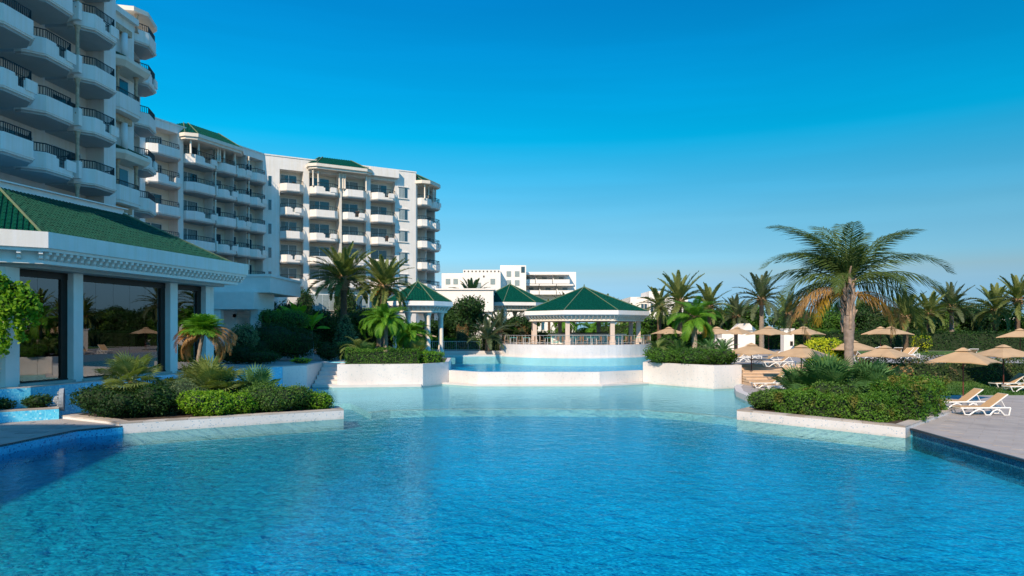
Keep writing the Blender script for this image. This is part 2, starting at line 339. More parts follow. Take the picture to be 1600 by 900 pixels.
# ------------------------------------------------------------------ tiled hip roofs
def tiled_roof(parent, outer, inner, z0, z1, pitch=.24, tile=.38, only=None, closed_top=True):
    """outer/inner: matching polygons (inner may be one point repeated). Deck under the tiles, ribs of round tiles, ridge caps."""
    n = len(outer); mb = MB(); rb = MB(); caps = []
    O = [Vector((p[0], p[1], z0)) for p in outer]; I = [Vector((p[0], p[1], z1)) for p in inner]
    for i in range(n):
        j = (i + 1) % n; q = [O[i], O[j], I[j], I[i]]
        if (I[i] - I[j]).length < 1e-4: q = [O[i], O[j], I[i]]
        mb.face(q)
        if only is not None and i not in only: continue
        u = (O[j] - O[i]); Lw = u.length; u.normalize()
        nrm = u.cross((I[i] - O[i])).normalized()
        if nrm.z < 0: nrm = -nrm
        v = nrm.cross(u); 
        if v.z < 0: v = -v
        q2 = [((p - O[i]).dot(u), (p - O[i]).dot(v)) for p in q]
        k = int(Lw / pitch)
        for a in range(k):
            x = (a + .5) * Lw / k; ys = []
            for c in range(len(q2)):
                (xa, ya), (xb, yb) = q2[c], q2[(c + 1) % len(q2)]
                if (xa - x) * (xb - x) < 0: ys.append(ya + (yb - ya) * (x - xa) / (xb - xa))
            if len(ys) < 2: continue
            y0, y1 = min(ys), max(ys)
            if y1 - y0 < .15: continue
            m = max(1, int((y1 - y0) / tile)); w_ = pitch * .36
            for b in range(m):
                ya = y0 + (y1 - y0) * b / m; yb = y0 + (y1 - y0) * (b + 1) / m + .03
                jit = rnd.uniform(-.006, .006)
                def P(dx, yy, h): return O[i] + u * (x + dx) + v * yy + nrm * (h + jit)
                h0, h1 = .060, .042
                rb.raw([P(-w_, ya, .01), P(-w_ * .55, ya, h0), P(w_ * .55, ya, h0), P(w_, ya, .01),
                        P(-w_ * .85, yb, .0), P(-w_ * .45, yb, h1), P(w_ * .45, yb, h1), P(w_ * .85, yb, .0)],
                       [(0, 1, 5, 4), (1, 2, 6, 5), (2, 3, 7, 6), (0, 3, 2, 1)])
        caps.append((O[i] + Vector((0, 0, .05)), I[i] + Vector((0, 0, .07))))
    if closed_top and (I[0] - I[1]).length > 1e-3: mb.face(I)
    mb.face(O[::-1])
    r_ = mb.build('roof', GREENT, parent)
    rb.build('roof_tiles', GREENT, r_, kind='stuff')
    for a, b in caps:
        rg = MB(); rg.tube([a, b], .055, 6); rg.build('ridge_cap', RIDGE, r_)
    return r_

L_HEDGEB = leafmat('patchy_hedge_leaf', (.030, .11, .012), (.13, .28, .03), patch=(.20, .17, .04))
L_TWIG = leafmat('twiggy_hedge_leaf', (.035, .085, .018), (.11, .17, .05), patch=(.30, .18, .12))
def GX_(px, Y): return (px - 800) * Y / F
# ================================================================== THE SETTING
ZW, ZT, ZU = -0.28, 1.2, 0.60
def slab(name, poly, z0, z1, top, side=None, parent=None, kind='structure'):
    mb = MB(); n = len(poly)
    a = sum(poly[i][0] * poly[(i + 1) % n][1] - poly[(i + 1) % n][0] * poly[i][1] for i in range(n))
    if a < 0: poly = poly[::-1]
    mb.raw([(p[0], p[1], z0) for p in poly] + [(p[0], p[1], z1) for p in poly],
           [(i, (i + 1) % n, n + (i + 1) % n, n + i) for i in range(n)])
    mb.mi = 1 if side else 0; mb.face([(p[0], p[1], z1) for p in poly])
    return mb.build(name, [side, top] if side else top, parent, kind=kind)
def inside(p, poly):
    x, y = p[0], p[1]; c = False; n = len(poly)
    for i in range(n):
        x1, y1 = poly[i][:2]; x2, y2 = poly[(i + 1) % n][:2]
        if (y1 > y) != (y2 > y) and x < (x2 - x1) * (y - y1) / (y2 - y1) + x1: c = not c
    return c
def strip(mb, pts, th, z0, z1, closed=False):
    """mitred wall of thickness th to the LEFT of the path pts"""
    P = [Vector(p[:2]) for p in pts]; n = len(P); Q = []
    for i in range(n):
        e1 = (P[i] - P[i - 1]) if (i > 0 or closed) else (P[1] - P[0]); e2 = (P[(i + 1) % n] - P[i]) if (i < n - 1 or closed) else (P[-1] - P[-2])
        e1 = e1.normalized(); e2 = e2.normalized(); n1 = Vector((-e1.y, e1.x)); n2 = Vector((-e2.y, e2.x))
        Q.append(P[i] + (n1 + n2) / (1 + n1.dot(n2)) * th)
    m = n if closed else n - 1
    for i in range(m):
        j = (i + 1) % n; a, b, c, d = P[i], P[j], Q[j], Q[i]
        lo = [(p.x, p.y, z0) for p in (a, b, c, d)]; hi = [(p.x, p.y, z1) for p in (a, b, c, d)]
        fs = [(0, 3, 2, 1), (4, 5, 6, 7), (0, 1, 5, 4), (2, 3, 7, 6)]
        if not closed and i == 0: fs.append((3, 0, 4, 7))
        if not closed and i == m - 1: fs.append((1, 2, 6, 5))
        mb.raw(lo + hi, fs)

# ground with a hole for the pool court, reaching the horizon
bm = bmesh.new(); edges = []
for loop in ([(-3000, -400), (3000, -400), (3000, 4000), (-3000, 4000)], [(-60, -30), (74, -30), (74, 94), (-60, 94)]):
    vs = [bm.verts.new((x, y, 1.17)) for x, y in loop]
    for i in range(4): edges.append(bm.edges.new((vs[i], vs[(i + 1) % 4])))
bmesh.ops.triangle_fill(bm, use_beauty=True, edges=edges)
for f in bm.faces:
    if f.normal.z < 0: f.normal_flip()
me = bpy.data.meshes.new('ground'); bm.to_mesh(me); bm.free(); me.materials.append(GROUND)
link('ground', me, kind='structure')

# lower pool
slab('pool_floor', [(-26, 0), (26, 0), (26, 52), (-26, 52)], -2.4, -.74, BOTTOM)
shelf = [at(580, 645.5, -.42), at(610, 642.5, -.42), at(700, 640.5, -.42), at(850, 640, -.42), at(1000, 642, -.42), at(1080, 647, -.42), at(1150, 655, -.42)]
shelf = [(p.x, p.y) for p in shelf]
slab('pool_shelf', [(-8.6, 36.5)] + shelf + [(16, 30), (18, 50), (-20, 50), (-20, 38)], -2.2, -.42, SHELF, SHELF)
lip = MB()
strip(lip, shelf, .30, -.42, -.375); lip.build('pool_shelf_edge', WKERB, kind='structure')
wm = MB(); wm.face([(-24, 1.2, ZW), (24, 1.2, ZW), (24, 49.5, ZW), (-24, 49.5, ZW)]); wm.build('pool_water', WATER, kind='structure')
# near bank the photographer stands on
slab('near_deck', [(-60, -30), (74, -30), (74, 1.5), (-60, 1.5)], -2.3, 0, PAVE, BLUEWALL)

# right deck
deckR = [(12.9, 1.5), (13.4, 10), (13.87, 18.5), (14.25, 24.3), (14.3, 30), (12.6, 33.9), (12.85, 36), (13.2, 38.9), (14.1, 42.0), (14.8, 43.6), (15, 47.2), (74, 47.2), (74, 1.5)]
dR = slab('pool_deck', deckR, -2.3, 0, PAVE, BLUEWALL)
deckL = [(-15.8, 1.5), (-15.6, 12), (-15.5, 20.6), (-15.2, 23.9), (-14.2, 24.9), (-14.6, 26.0), (-18.0, 27.2), (-30, 26.6), (-60, 26.6), (-60, 1.5)]
dL = slab('pool_deck', deckL, -2.3, 0, PAVE, BLUEWALL)
mb = MB(); strip(mb, deckR[:4], -.012, -1.9, -.05); mb.build('pool_wall', POOLB, dR)
mb = MB(); strip(mb, deckR[:4], .10, -.045, .016); mb.build('edge_trim', DARKEDGE, dR)
mb = MB(); strip(mb, deckL[:5][::-1], .012, -1.9, -.05); mb.build('pool_wall', POOLBL, dL)
mb = MB(); strip(mb, deckL[:5], .09, -.045, .016); mb.build('edge_trim', DARKEDGE, dL)
mb = MB(); strip(mb, deckR[5:10], .42, -1.9, .03); mb.build('rim_coping', WKERB, dR)

def pavers(deck, poly, x0, x1, y0, y1, sx, sy, ang, limit, mats):
    c_, s_ = math.cos(ang), math.sin(ang); cells = []
    cx, cy = (x0 + x1) / 2, (y0 + y1) / 2; n = int(max(x1 - x0, y1 - y0) / min(sx, sy)) + 2
    for i in range(-n, n):
        for j in range(-n, n):
            off = (j % 2) * sx * .5
            pts = [(cx + (a + off) * c_ - b * s_, cy + (a + off) * s_ + b * c_) for a, b in ((i * sx, j * sy), ((i + 1) * sx, j * sy), ((i + 1) * sx, (j + 1) * sy), (i * sx, (j + 1) * sy))]
            if all(x0 < p[0] < x1 and y0 < p[1] < y1 and inside(p, poly) for p in pts):
                cells.append(pts)
    cells.sort(key=lambda p: p[0][1] ** 2 + p[0][0] ** 2)
    base = {}
    for mi, m in enumerate(mats):
        k = MB(); g = .006; k.box(g, sx - g, g, sy - g, .002, .012); base[mi] = k.mesh('paver', m)
    vis = [c for c in cells if abs(c[0][0] / c[0][1]) < .76]; rest = vis[limit:]
    for c in vis[:limit]:
        o = link('paver', base[rnd.choice(range(len(mats)))], deck, (c[0][0], c[0][1], rnd.uniform(0, .002)), ang)
    k = MB()
    for c in rest:
        cc = (sum(p[0] for p in c) / 4, sum(p[1] for p in c) / 4)
        q = [(cc[0] + (p[0] - cc[0]) * .985, cc[1] + (p[1] - cc[1]) * .985) for p in c]; k.mi = rnd.choice(range(len(mats)))
        k.prism(q, .002, .012, bottom=False)
    if rest: k.build('paving', mats, deck, kind='stuff')
PVM = [PAVE, PAVE2, mat('grey_paving_pale', (.375, .345, .32), .75, .12, 1.3, .25, 40)]
plantR = [(9.5, 28.85), (13.77, 23.9), (18.8, 29.1), (17.2, 33.0), (12.4, 33.8), (10.6, 30.2)]
safeR = [(13.0, 8), (13.6, 12), (14.0, 18.5), (14.4, 24.2), (19.1, 29.0), (17.6, 33.4), (13.2, 34.4), (13.7, 38.9), (15.2, 42.3), (30, 42.3), (30, 8)]
pavers(dR, safeR, 12, 30, 10, 42, .9, .45, R(-38), 300, PVM)
pavers(dL, [(-15.9, 8), (-15.7, 20.6), (-15.4, 23.8), (-14.9, 25.2), (-18.2, 26.3), (-26, 25.6), (-26, 8)], -26, -13, 12, 27, .9, .45, R(8), 150, PVM)

# grass strips on the right
lw = slab('lawn', [(19, 36.6), (74, 36.6), (74, 46.5), (20, 46.5)], -.5, .035, LAWN); lw['kind'] = 'structure'
mb = MB(); mb.raw([(19.6, 41.5, .04), (74, 41.5, .04), (74, 47.3, 1.23), (19.6, 47.3, 1.23)], [(0, 1, 2, 3)]); mb.build('lawn_bank', LAWN, kind='structure')
def grass(name, x0, x1, y0, y1, z, n, zf=None):
    mb = MB()
    for _ in range(n):
        x, y = rnd.uniform(x0, x1), rnd.uniform(y0, y1); zz = z if zf is None else zf(x, y)
        a = rnd.uniform(0, 6.28); h = rnd.uniform(.05, .13); dx, dy = math.cos(a) * .03, math.sin(a) * .03
        mb.raw([(x - dx, y - dy, zz), (x + dx, y + dy, zz), (x + dy * 1.5, y - dx * 1.5, zz + h)], [(0, 1, 2)])
    o = mb.build(name, L_MID, kind='stuff'); return o
tag(grass('grass', 19, 40, 36.6, 41.5, .035, 9000), 'short green grass beside the right-hand deck', 'grass')
tag(grass('grass', 19.8, 34, 41.6, 47.2, .04, 6000, lambda x, y: .04 + (y - 41.5) / 5.8 * 1.19), 'grass on the low bank behind the steps', 'grass')

# upper terrace around the upper pool
terL = [(-60, 24.2), (-24, 24.6), (-20.8, 25.7), (-19.25, 27.3), (-16.75, 39.6), (-13.4, 44.6), (-13.3, 49.6), (-11.6, 49.6), (-11.6, 56), (-5.0, 56), (-11.5, 74.5), (-11.5, 94), (-60, 94)]
tL = slab('upper_terrace', terL, -2.3, ZT, mat('terrace_stone', (.36, .33, .30), .8, .15, 1.4, .2, 30), BLUEWALL)
mb = MB(); strip(mb, terL[2:6], .30, ZT, ZT + .05); mb.build('coping', KERB, tL)
mb = MB(); strip(mb, [(-14.45, 43.02), (-13.4, 44.6), (-13.3, 49.6)], -.008, -1.9, ZT - .002); mb.build('white_mosaic_facing', POOLW, tL)
mb = MB(); strip(mb, [(-13.4, 44.6), (-13.3, 49.6)], .30, ZT, ZT + .05); mb.build('coping', WKERB, tL)
upL = [(-11.6, 45.3), (-6.0, 46.0), (-4.5, 48.5), (-5.0, 56.05), (-11.6, 56.05)]
tag_ = slab('raised_bed_wall', upL, -2.3, ZT + .01, SOIL, POOLW)
mb = MB(); strip(mb, upL, .28, ZT + .01, ZT + .04, closed=True); mb.build('coping', WKERB, tag_)
mb = MB(); strip(mb, [(-11.9, 45.28), (-6.1, 46.0)], -.35, -1.9, -.12); mb.build('ledge', WKERB, tag_)
upR = [(9.3, 48.5), (13.0, 43.9), (15.0, 44.6), (15.0, 47.0), (16.5, 55), (12.0, 56)]
tag2_ = slab('raised_bed_wall', upR, -2.3, ZT + .01, SOIL, POOLW)
mb = MB(); strip(mb, upR, .28, ZT + .01, ZT + .04, closed=True); mb.build('coping', WKERB, tag2_)
terR = [(14.9, 46.9), (74, 46.9), (74, 94), (11, 94), (15.5, 80), (16.6, 75), (12.0, 55.9), (16.4, 54.9)]
tR = slab('upper_terrace', terR, -2.3, ZT - .004, mat('terrace_paving', (.33, .31, .30), .8, .15, 1.2, .2, 30), POOLW)
tF = slab('upper_terrace', [(-11.52, 75.2), (0, 76.6), (2, 80), (12, 84), (12, 94), (-11.52, 94)], -2.3, ZT - .002, mat('terrace_stone', (.36, .33, .30)), WKERB)
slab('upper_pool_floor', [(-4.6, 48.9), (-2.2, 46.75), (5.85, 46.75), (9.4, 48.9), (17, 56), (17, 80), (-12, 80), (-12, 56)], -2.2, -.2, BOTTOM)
led = [(-4.5, 48.55), (-2.33, 46.4), (5.95, 46.4), (9.3, 48.55)]
mb = MB(); strip(mb, led, .42, -1.9, .655); lg = mb.build('pool_ledge', POOLW, kind='structure')
mb = MB(); strip(mb, [(-5.2, 48.7)] + led[1:3] + [(9.9, 48.8)], -.45, -1.9, -.17); mb.build('ledge_step', WKERB, lg)
mb = MB(); mb.face([(p[0], p[1], ZU) for p in [(-4.6, 48.8), (-2.2, 46.7), (5.85, 46.7), (9.5, 48.8), (17, 55), (18, 80), (-13, 80), (-13, 56)]])
mb.build('upper_pool_water', WATER2, kind='structure')
mb = MB(); strip(mb, [(0.5, 75.9), (-11.3, 74.6)], -.5, -.2, .80); mb.build('upper_pool_rim', WKERB, kind='structure')

# steps left (white) and right (sandy)
def steps(name, x0, x1, y0, y1, za, zb, n, m, skew=0.0):
    root = None; dz = (zb - za) / n; dy = (y1 - y0) / n
    root = MB(); root.box(x0, x1, y1, y1 + .5, za - 1, zb - .03); root = root.build(name, m, kind='structure')
    for i in range(n):
        k = MB(); k.prism([(x0, y0 + i * dy + .004), (x1 + skew * i, y0 + i * dy + .004), (x1 + skew * i, y1), (x0, y1)], za + i * dz, za + (i + 1) * dz - .03)
        k.prism([(x0, y0 + i * dy - .03), (x1 + skew * i, y0 + i * dy - .03), (x1 + skew * i, y0 + (i + 1) * dy + .0), (x0, y0 + (i + 1) * dy)], za + (i + 1) * dz - .03, za + (i + 1) * dz)
        k.build('step', m, root)
    return root
steps('white_pool_steps', -13.28, -11.62, 45.4, 48.6, -.35, ZT - .01, 6, mat('white_step_stone', (.66, .63, .60), .7, .1, 2))
steps('sandy_steps', 15.05, 19.2, 42.7, 46.85, 0, ZT - .01, 7, STEP, .09)

# kerbed planters in the pool
KSTONE = [KERB, mat('coping_stone_pale', (.47, .43, .385), .75, .2, 1.7, .25, 30), mat('coping_stone_brown', (.36, .31, .26), .8, .25, 1.7, .25, 30)]
def planter(name, poly, z1, kerbw, label, wall=POOLD, zb=-2.3):
    root = slab(name, poly, zb, z1 - .05, SOIL, wall, kind='structure')
    mb = MB(); P = poly if sum(poly[i][0] * poly[(i + 1) % len(poly)][1] - poly[(i + 1) % len(poly)][0] * poly[i][1] for i in range(len(poly))) > 0 else poly[::-1]
    Q = inset(P, kerbw); n = len(P)
    for i in range(n):                                            # coping stones laid end to end, mitred at the corners
        a, b, c, d = Vector(P[i]), Vector(P[(i + 1) % n]), Vector(Q[(i + 1) % n]), Vector(Q[i]); m = max(1, round((b - a).length / .75))
        for j in range(m):
            e = .006 / max(.1, (b - a).length); t0, t1 = j / m + e, (j + 1) / m - e; q = [a.lerp(b, t0), a.lerp(b, t1), d.lerp(c, t1), d.lerp(c, t0)]; k = MB(); h = rnd.uniform(0, .004)
            k.prism([(p.x, p.y) for p in q], z1 - .049, z1 + h); k.build('coping_stone', KSTONE[rnd.randrange(3)], root)
    return root
planter('planter_kerb', plantR, .14, .42, '')
plantL = [(-14.3, 24.85), (-7.17, 29.1), (-7.7, 30.3), (-13.2, 33.2), (-17.6, 30.6), (-17.9, 27.1), (-15.2, 25.6)]
planter('planter_kerb', plantL, .13, .45, '')
small = [(-30, 25.9), (-21, 25.9), (-18.05, 27.0), (-19.3, 28.4), (-20.9, 25.95), (-30, 26.9)]
small = [(-32, 25.3), (-20.6, 25.55), (-18.0, 27.0), (-18.9, 29.0), (-19.3, 27.25), (-20.85, 25.65), (-32, 26.4)]
planter('planter_kerb', [(-32, 24.4), (-20.6, 24.9), (-17.85, 26.9), (-18.95, 28.8), (-32, 28)], .45, .4, '', BLUEWALL, -.5)

# ================================================================== RESTAURANT
rs = thing('restaurant', 'single storey white restaurant with large dark windows and green tiled hip roof', 'restaurant', (-19.9, 27.6, 0), math.atan2(.98, .2))
eave = [(-3.62, 16), (-3.62, 1.8), (-.22, -1.6), (13.5, -1.6), (13.5, 16)]
def ringprism(name, poly, z0, z1, m, parent):
    k = MB(); k.prism(poly, z0, z1); return k.build(name, m, parent)
ringprism('fascia', eave, 6.76, 7.40, WHITE, rs)
ringprism('moulding', inset(eave, .10), 6.63, 6.757, WHITE2, rs)
ringprism('frieze', inset(eave, .50), 6.30, 6.63, WHITE2, rs)
ringprism('moulding', inset(eave, .42), 6.16, 6.298, WHITE2, rs)
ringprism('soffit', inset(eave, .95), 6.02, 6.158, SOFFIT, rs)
k = MB(); k.raw([(-.07, .0, .32), (-.07, -.36, .32), (-.07, -.36, .22), (-.07, -.24, .16), (-.07, -.22, .06), (-.07, -.08, .0), (-.07, 0, 0),
                 (.07, .0, .32), (.07, -.36, .32), (.07, -.36, .22), (.07, -.24, .16), (.07, -.22, .06), (.07, -.08, .0), (.07, 0, 0)],
                [(0, 1, 2, 3, 4, 5, 6), (13, 12, 11, 10, 9, 8, 7)] + [(i, i + 7, (i + 1) % 7 + 7, (i + 1) % 7) for i in range(7)])
dent = k.mesh('dentil', WHITE2)
def dentils(parent, me, a, b, step, z, inward, skip=.25, sc_=1.0):
    a, b = Vector(a), Vector(b); u = (b - a).normalized(); Lw = (b - a).length; n = int((Lw - 2 * skip) / step); ang = math.atan2(u.y, u.x)
    nrm = Vector((-u.y, u.x))
    for i in range(n + 1):
        p = a + u * (skip + i * (Lw - 2 * skip) / n) + nrm * inward
        link('dentil', me, parent, (p.x, p.y, z), ang, sc_)
e5 = eave
dentils(rs, dent, e5[2], e5[3], .335, 6.306, .503); dentils(rs, dent, e5[1], e5[2], .62, 6.306, .503); dentils(rs, dent, e5[0], e5[1], 1.2, 6.306, .503)
ro = inset(eave, .55); ri = inset(eave, 4.6)
tiled_roof(rs, ro, ri, 7.36, 9.75, .19, .34, only=(1, 2, 3, 0))
k = MB(); k.prism(inset(eave, 4.55), 9.6, 10.02); k.prism(inset(eave, 4.40), 10.022, 10.08); k.build('roof_parapet', WHITE2, rs)
for a, b in ((-.62, 0.0), (2.63, 3.15), (8.83, 9.40), (11.78, 12.2)):
    k = MB(); k.box(a, b, 0, .62, ZT, 6.02); k.build('pier', WHITE2, rs)
k = MB(); k.prism([(-.63, .0), (-2.6, 1.97), (-2.2, 2.4), (-.63, .8)], ZT, 6.02); k.box(-2.6, -2.3, 2.2, 14.5, ZT, 6.02); k.box(12.21, 12.5, .0, 14.5, ZT, 6.02); k.box(-2.2, 12.2, 14.2, 14.5, ZT, 6.02)
k.build('wall', WHITE, rs)
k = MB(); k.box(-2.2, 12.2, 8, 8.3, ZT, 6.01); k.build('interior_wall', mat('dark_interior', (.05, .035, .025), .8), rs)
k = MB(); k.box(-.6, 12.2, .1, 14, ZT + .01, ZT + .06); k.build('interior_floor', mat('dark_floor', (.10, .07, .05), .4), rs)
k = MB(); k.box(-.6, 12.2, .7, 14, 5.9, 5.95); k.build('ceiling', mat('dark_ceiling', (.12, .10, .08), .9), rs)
for a, b, n in ((0.0, 2.63, 2), (3.15, 8.83, 5), (9.40, 11.78, 2)):
    wf = MB(); wf.box(a, b, .30, .50, 5.72, 6.0); wf.box(a, b, .28, .52, ZT + .06, ZT + .18); wf.box(a, a + .08, .32, .5, ZT + .18, 5.72); wf.box(b - .32, b, .32, .62, ZT + .18, 5.72)
    fr = wf.build('window', DKFRAME, rs)
    x0, x1 = a + .08, b - .32
    for i in range(n):
        g = MB(); xa = x0 + (x1 - x0) * i / n; xb = x0 + (x1 - x0) * (i + 1) / n; g.box(xa + .006, xb - .006, .40, .412, ZT + .18, 5.72); g.build('pane', SEEGLASS, fr)
    sl = MB(); sl.box(a - .05, b + .0, -.12, .29, ZT + .02, ZT + .12); sl.build('sill', KERB, fr)
for a, b in ((.3, 1.5), (5.6, 8.2), (9.6, 10.6)):
    k = MB(); n = int((b - a) / .09)
    for i in range(n):
        x = a + i * .09; y = 1.0 + .05 * (i % 2); k.box(x, x + .09, y, y + .03, ZT + .1, 2.6)
    k.build('curtain', mat('cream_curtain', (.55, .42, .25), .9, .1, 4), rs)
# dining tables inside
for i, x in enumerate((1.5, 4.6, 7.4, 10.5)):
    t = thing('dining_table', ['round dining table behind the leftmost restaurant window', 'round dining table behind the left half of the wide window', 'round dining table behind the right half of the wide window', 'round dining table behind the narrow right window'][i], 'table', group='restaurant dining tables')
    t.parent = None; M = rs.matrix_world; 
    p = Vector((-19.9, 27.6)) + Vector((.2, .98)) * x + Vector((-.98, .2)) * 3.2; t.location = (p.x, p.y, ZT + .06)
    k = MB(); k.lathe([(.55, .72), (.56, .74), (.55, .76)], 16); k.build('table_top', CREAM, t)
    k = MB(); k.lathe([(.28, 0), (.26, .03), (.04, .06), (.04, .72)], 10); k.build('leg', DKFRAME, t)

# lion-head fountain medallion on the blue wall
ln = thing('lion_fountain', 'round grey stone lion-head spout on the blue mosaic wall', 'fountain', (-17.92, 27.45, .62), R(-62))
ln.location = (-18.05, 27.35, .72)
k = MB()
Mx = Matrix.Rotation(R(90), 4, 'X')
for r0, r1, y0 in ((.42, .42, -.02), (.36, .34, .05)):
    pass
def disc(mb, r, y0, y1, n=20, sx=1, sz=1.15):
    vs = [(r * sx * math.cos(2 * math.pi * i / n), y0, r * sz * math.sin(2 * math.pi * i / n)) for i in range(n)] + [(r * sx * .95 * math.cos(2 * math.pi * i / n), y1, r * sz * .95 * math.sin(2 * math.pi * i / n)) for i in range(n)]
    mb.raw(vs, [(i, (i + 1) % n, n + (i + 1) % n, n + i) for i in range(n)] + [tuple(range(n)), tuple(range(2 * n - 1, n - 1, -1))])
disc(k, .40, .10, -.06); k.build('medallion', mat('grey_stone', (.26, .30, .34), .8, .25, 9, .6, 20), ln)
k = MB()
for i in range(14):
    a = 2 * math.pi * i / 14; k.tube([(0.12 * math.cos(a), -.06, .14 * math.sin(a)), (.30 * math.cos(a), -.10, .34 * math.sin(a))], [.05, .035], 5)
k.lathe([(.001, -.17), (.10, -.14), (.16, -.05), (.17, .05), (.12, .14), (.001, .18)], 10, (0, -.10, 0))
k.tube([(0, -.14, -.02), (0, -.27, -.06)], [.08, .05], 8); k.build('lion_head', MC['grey_stone'], ln)

# ================================================================== HOTEL
LOGGIA = mat('loggia_cream_render', (.74, .68, .56), .8, .06, 2)
BALC = {}
def balcony_meshes(wd, p, typ, far=False):
    key = (round(wd, 2), p, typ, far)
    if key in BALC: return BALC[key]
    c = min(.75, p * .66, wd * .24)
    path = [(0.02, 0), (0.02, -(p - c)), (c, -p), (wd - c, -p), (wd - .02, -(p - c)), (wd - .02, 0)]
    k = MB(); ip = [(x + (.10 if x < wd / 2 else -.10), y + (.10 if y < 0 else 0)) for x, y in path]
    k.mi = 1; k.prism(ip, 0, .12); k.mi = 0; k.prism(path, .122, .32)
    k.prism([(x + (-.04 if x < wd / 2 else .04), y - (.04 if y < 0 else 0)) for x, y in path], .20, .26)
    PT = 1.04
    if typ == 1: strip(k, path, .14, .322, PT)
    else:
        g0, g1 = wd * .52, wd - c - .55
        strip(k, path[:3] + [(g0 - .12, -p)], .14, .322, PT - .12); strip(k, path[:3] + [(g0 - .3, -p)], .14, PT - .118, PT)
        strip(k, [(g1, -p)] + path[3:], .14, .322, PT - .12); strip(k, [(g1 + .14, -p)] + path[3:], .14, PT - .118, PT)
        strip(k, [(g0 - .12, -p), (g1, -p)], .14, .322, .50)
        k.box(g1 + .02, g1 + .75, -p - .06, -p - .001, .45, PT - .03)
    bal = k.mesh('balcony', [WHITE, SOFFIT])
    q = MB(); ip = [(x + (.07 if x < wd / 2 else -.07), y + (.07 if y < 0 else 0)) for x, y in path]
    top = 1.50; r_ = .024
    for a, b in zip(ip[:-1], ip[1:]):
        q.tube([(a[0], a[1], top), (b[0], b[1], top)], r_ * 1.3, 4); q.tube([(a[0], a[1], PT + .03), (b[0], b[1], PT + .03)], r_, 4)
        Ls = math.hypot(b[0] - a[0], b[1] - a[1]); n = max(1, int(Ls / (.2 if far else .12)))
        for i in range(n):
            t = i / n; x = a[0] + (b[0] - a[0]) * t; y = a[1] + (b[1] - a[1]) * t
            inn = typ == 2 and a[1] == b[1] and g0 - .3 < x < g1 + .1
            zb = .5 if inn else PT; q.box(x - .015, x + .015, y - .015, y + .015, zb, top)
    if typ == 2: q.tube([(g0 - .2, ip[2][1], .95), (g1, ip[2][1], .95)], r_, 4)
    rail = q.mesh('railing', RAIL); BALC[key] = (bal, rail); return BALC[key]
DOORS = {}
def door_meshes(wd, hgt=2.15, cols=2):
    key = (round(wd, 2), cols)
    if key in DOORS: return DOORS[key]
    k = MB(); t = .06
    k.box(0, wd, 0, .08, hgt - t, hgt); k.box(0, t, 0, .08, 0, hgt - t); k.box(wd - t, wd, 0, .08, 0, hgt - t)
    for i in range(1, cols): x = wd * i / cols; k.box(x - .04, x + .04, .01, .075, 0, hgt - t)
    fr = k.mesh('balcony_door', FRAME)
    g = MB(); g.box(t, wd - t, .04, .05, .0, hgt - t); gl = g.mesh('pane', GLASS)
    c = MB(); n = 12
    for i in range(n): x = t + (wd * .62) * i / n; c.box(x, x + wd * .62 / n * .9, .03 - .012 * (i % 2), .038, .0, hgt - t - .02)
    cu = c.mesh('net_curtain', CURTAIN); DOORS[key] = (fr, gl, cu); return DOORS[key]
def add_balcony(root, x, y, z, wd, p, typ, far=False):
    b, r_ = balcony_meshes(wd, p, typ, far); o = link('balcony', b, root, (x, y, z)); link('railing', r_, o); return o
def add_door(root, x, y, z, wd, far=False, cur=True, cols=2):
    f, g, c = door_meshes(wd, cols=cols); o = link('balcony_door', f, root, (x, y, z)); link('pane', g, o)
    if cur:
        q = rnd.random()
        if q < .85: cu_ = link('net_curtain', c, o); cu_.scale = ((.45 if q < .25 else (1.0 if q < .6 else 1.45)), 1, 1)
    return o
colm = MB(); colm.lathe([(.15, 0), (.15, .10), (.10, .16), (.10, 1.9), (.11, 1.95), (.10, 2.0), (.16, 2.25), (.18, 2.32)], 10); colm = colm.mesh('column', SAND, True)
colw = MB(); colw.lathe([(.11, 0), (.11, .08), (.075, .12), (.075, 1.9), (.11, 2.05)], 8); colw = colw.mesh('column', CREAM, True)

def wing(name, label, org, d, x0, x1, ztop, depth, bays, levels, fh, p=.95, rec=1.3, far=True, z0=ZT, first=0, skip=(), extra_pier=True):
    rz = math.atan2(d[1], d[0]); root = thing(name, label, 'hotel wing', (org[0], org[1], 0), rz, 'wings of the big hotel')
    k = MB(); k.box(x0, x1, rec, depth, z0, ztop)
    xs = [x0]; 
    for a, b, *_ in bays: xs += [a, b]
    xs.append(x1)
    for i in range(0, len(xs), 2):
        if xs[i + 1] - xs[i] > .01: k.box(xs[i], xs[i + 1], 0, rec - .002, z0, ztop - .003)
    ztl = levels[-1] + fh
    for a, b, *_ in bays:
        k.box(a + .002, b - .002, .004, rec - .002, ztl, ztop - .006)
        k.box(a + .002, b - .002, .01, rec - .002, z0, levels[0] + .02)
    k.box(x0 - .06, x1 + .06, -.06, depth + .06, ztop, ztop + .14)
    root_wall = k.build('wall', WHITE, root)
    for bi, (a, b, *o) in enumerate(bays):
        for li, z in enumerate(levels):
            typ = 1 + ((li + bi + first) % 2)
            if (bi, li) in skip: continue
            add_balcony(root, a, 0, z, b - a, p, typ, far)
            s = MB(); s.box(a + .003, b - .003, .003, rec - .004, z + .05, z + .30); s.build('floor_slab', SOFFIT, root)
            dw = min(2.6, (b - a) * .70); add_door(root, a + .30, rec - .10, z + .31, dw, far, True, 2)
            s = MB(); s.box(a + .004, b - .004, rec - .018, rec - .003, z + .302, z + fh + .045); s.build('loggia_wall', LOGGIA, root)
    return root

lv1 = [2.85, 5.8, 8.7, 11.65, 14.6, 17.55, 20.5]
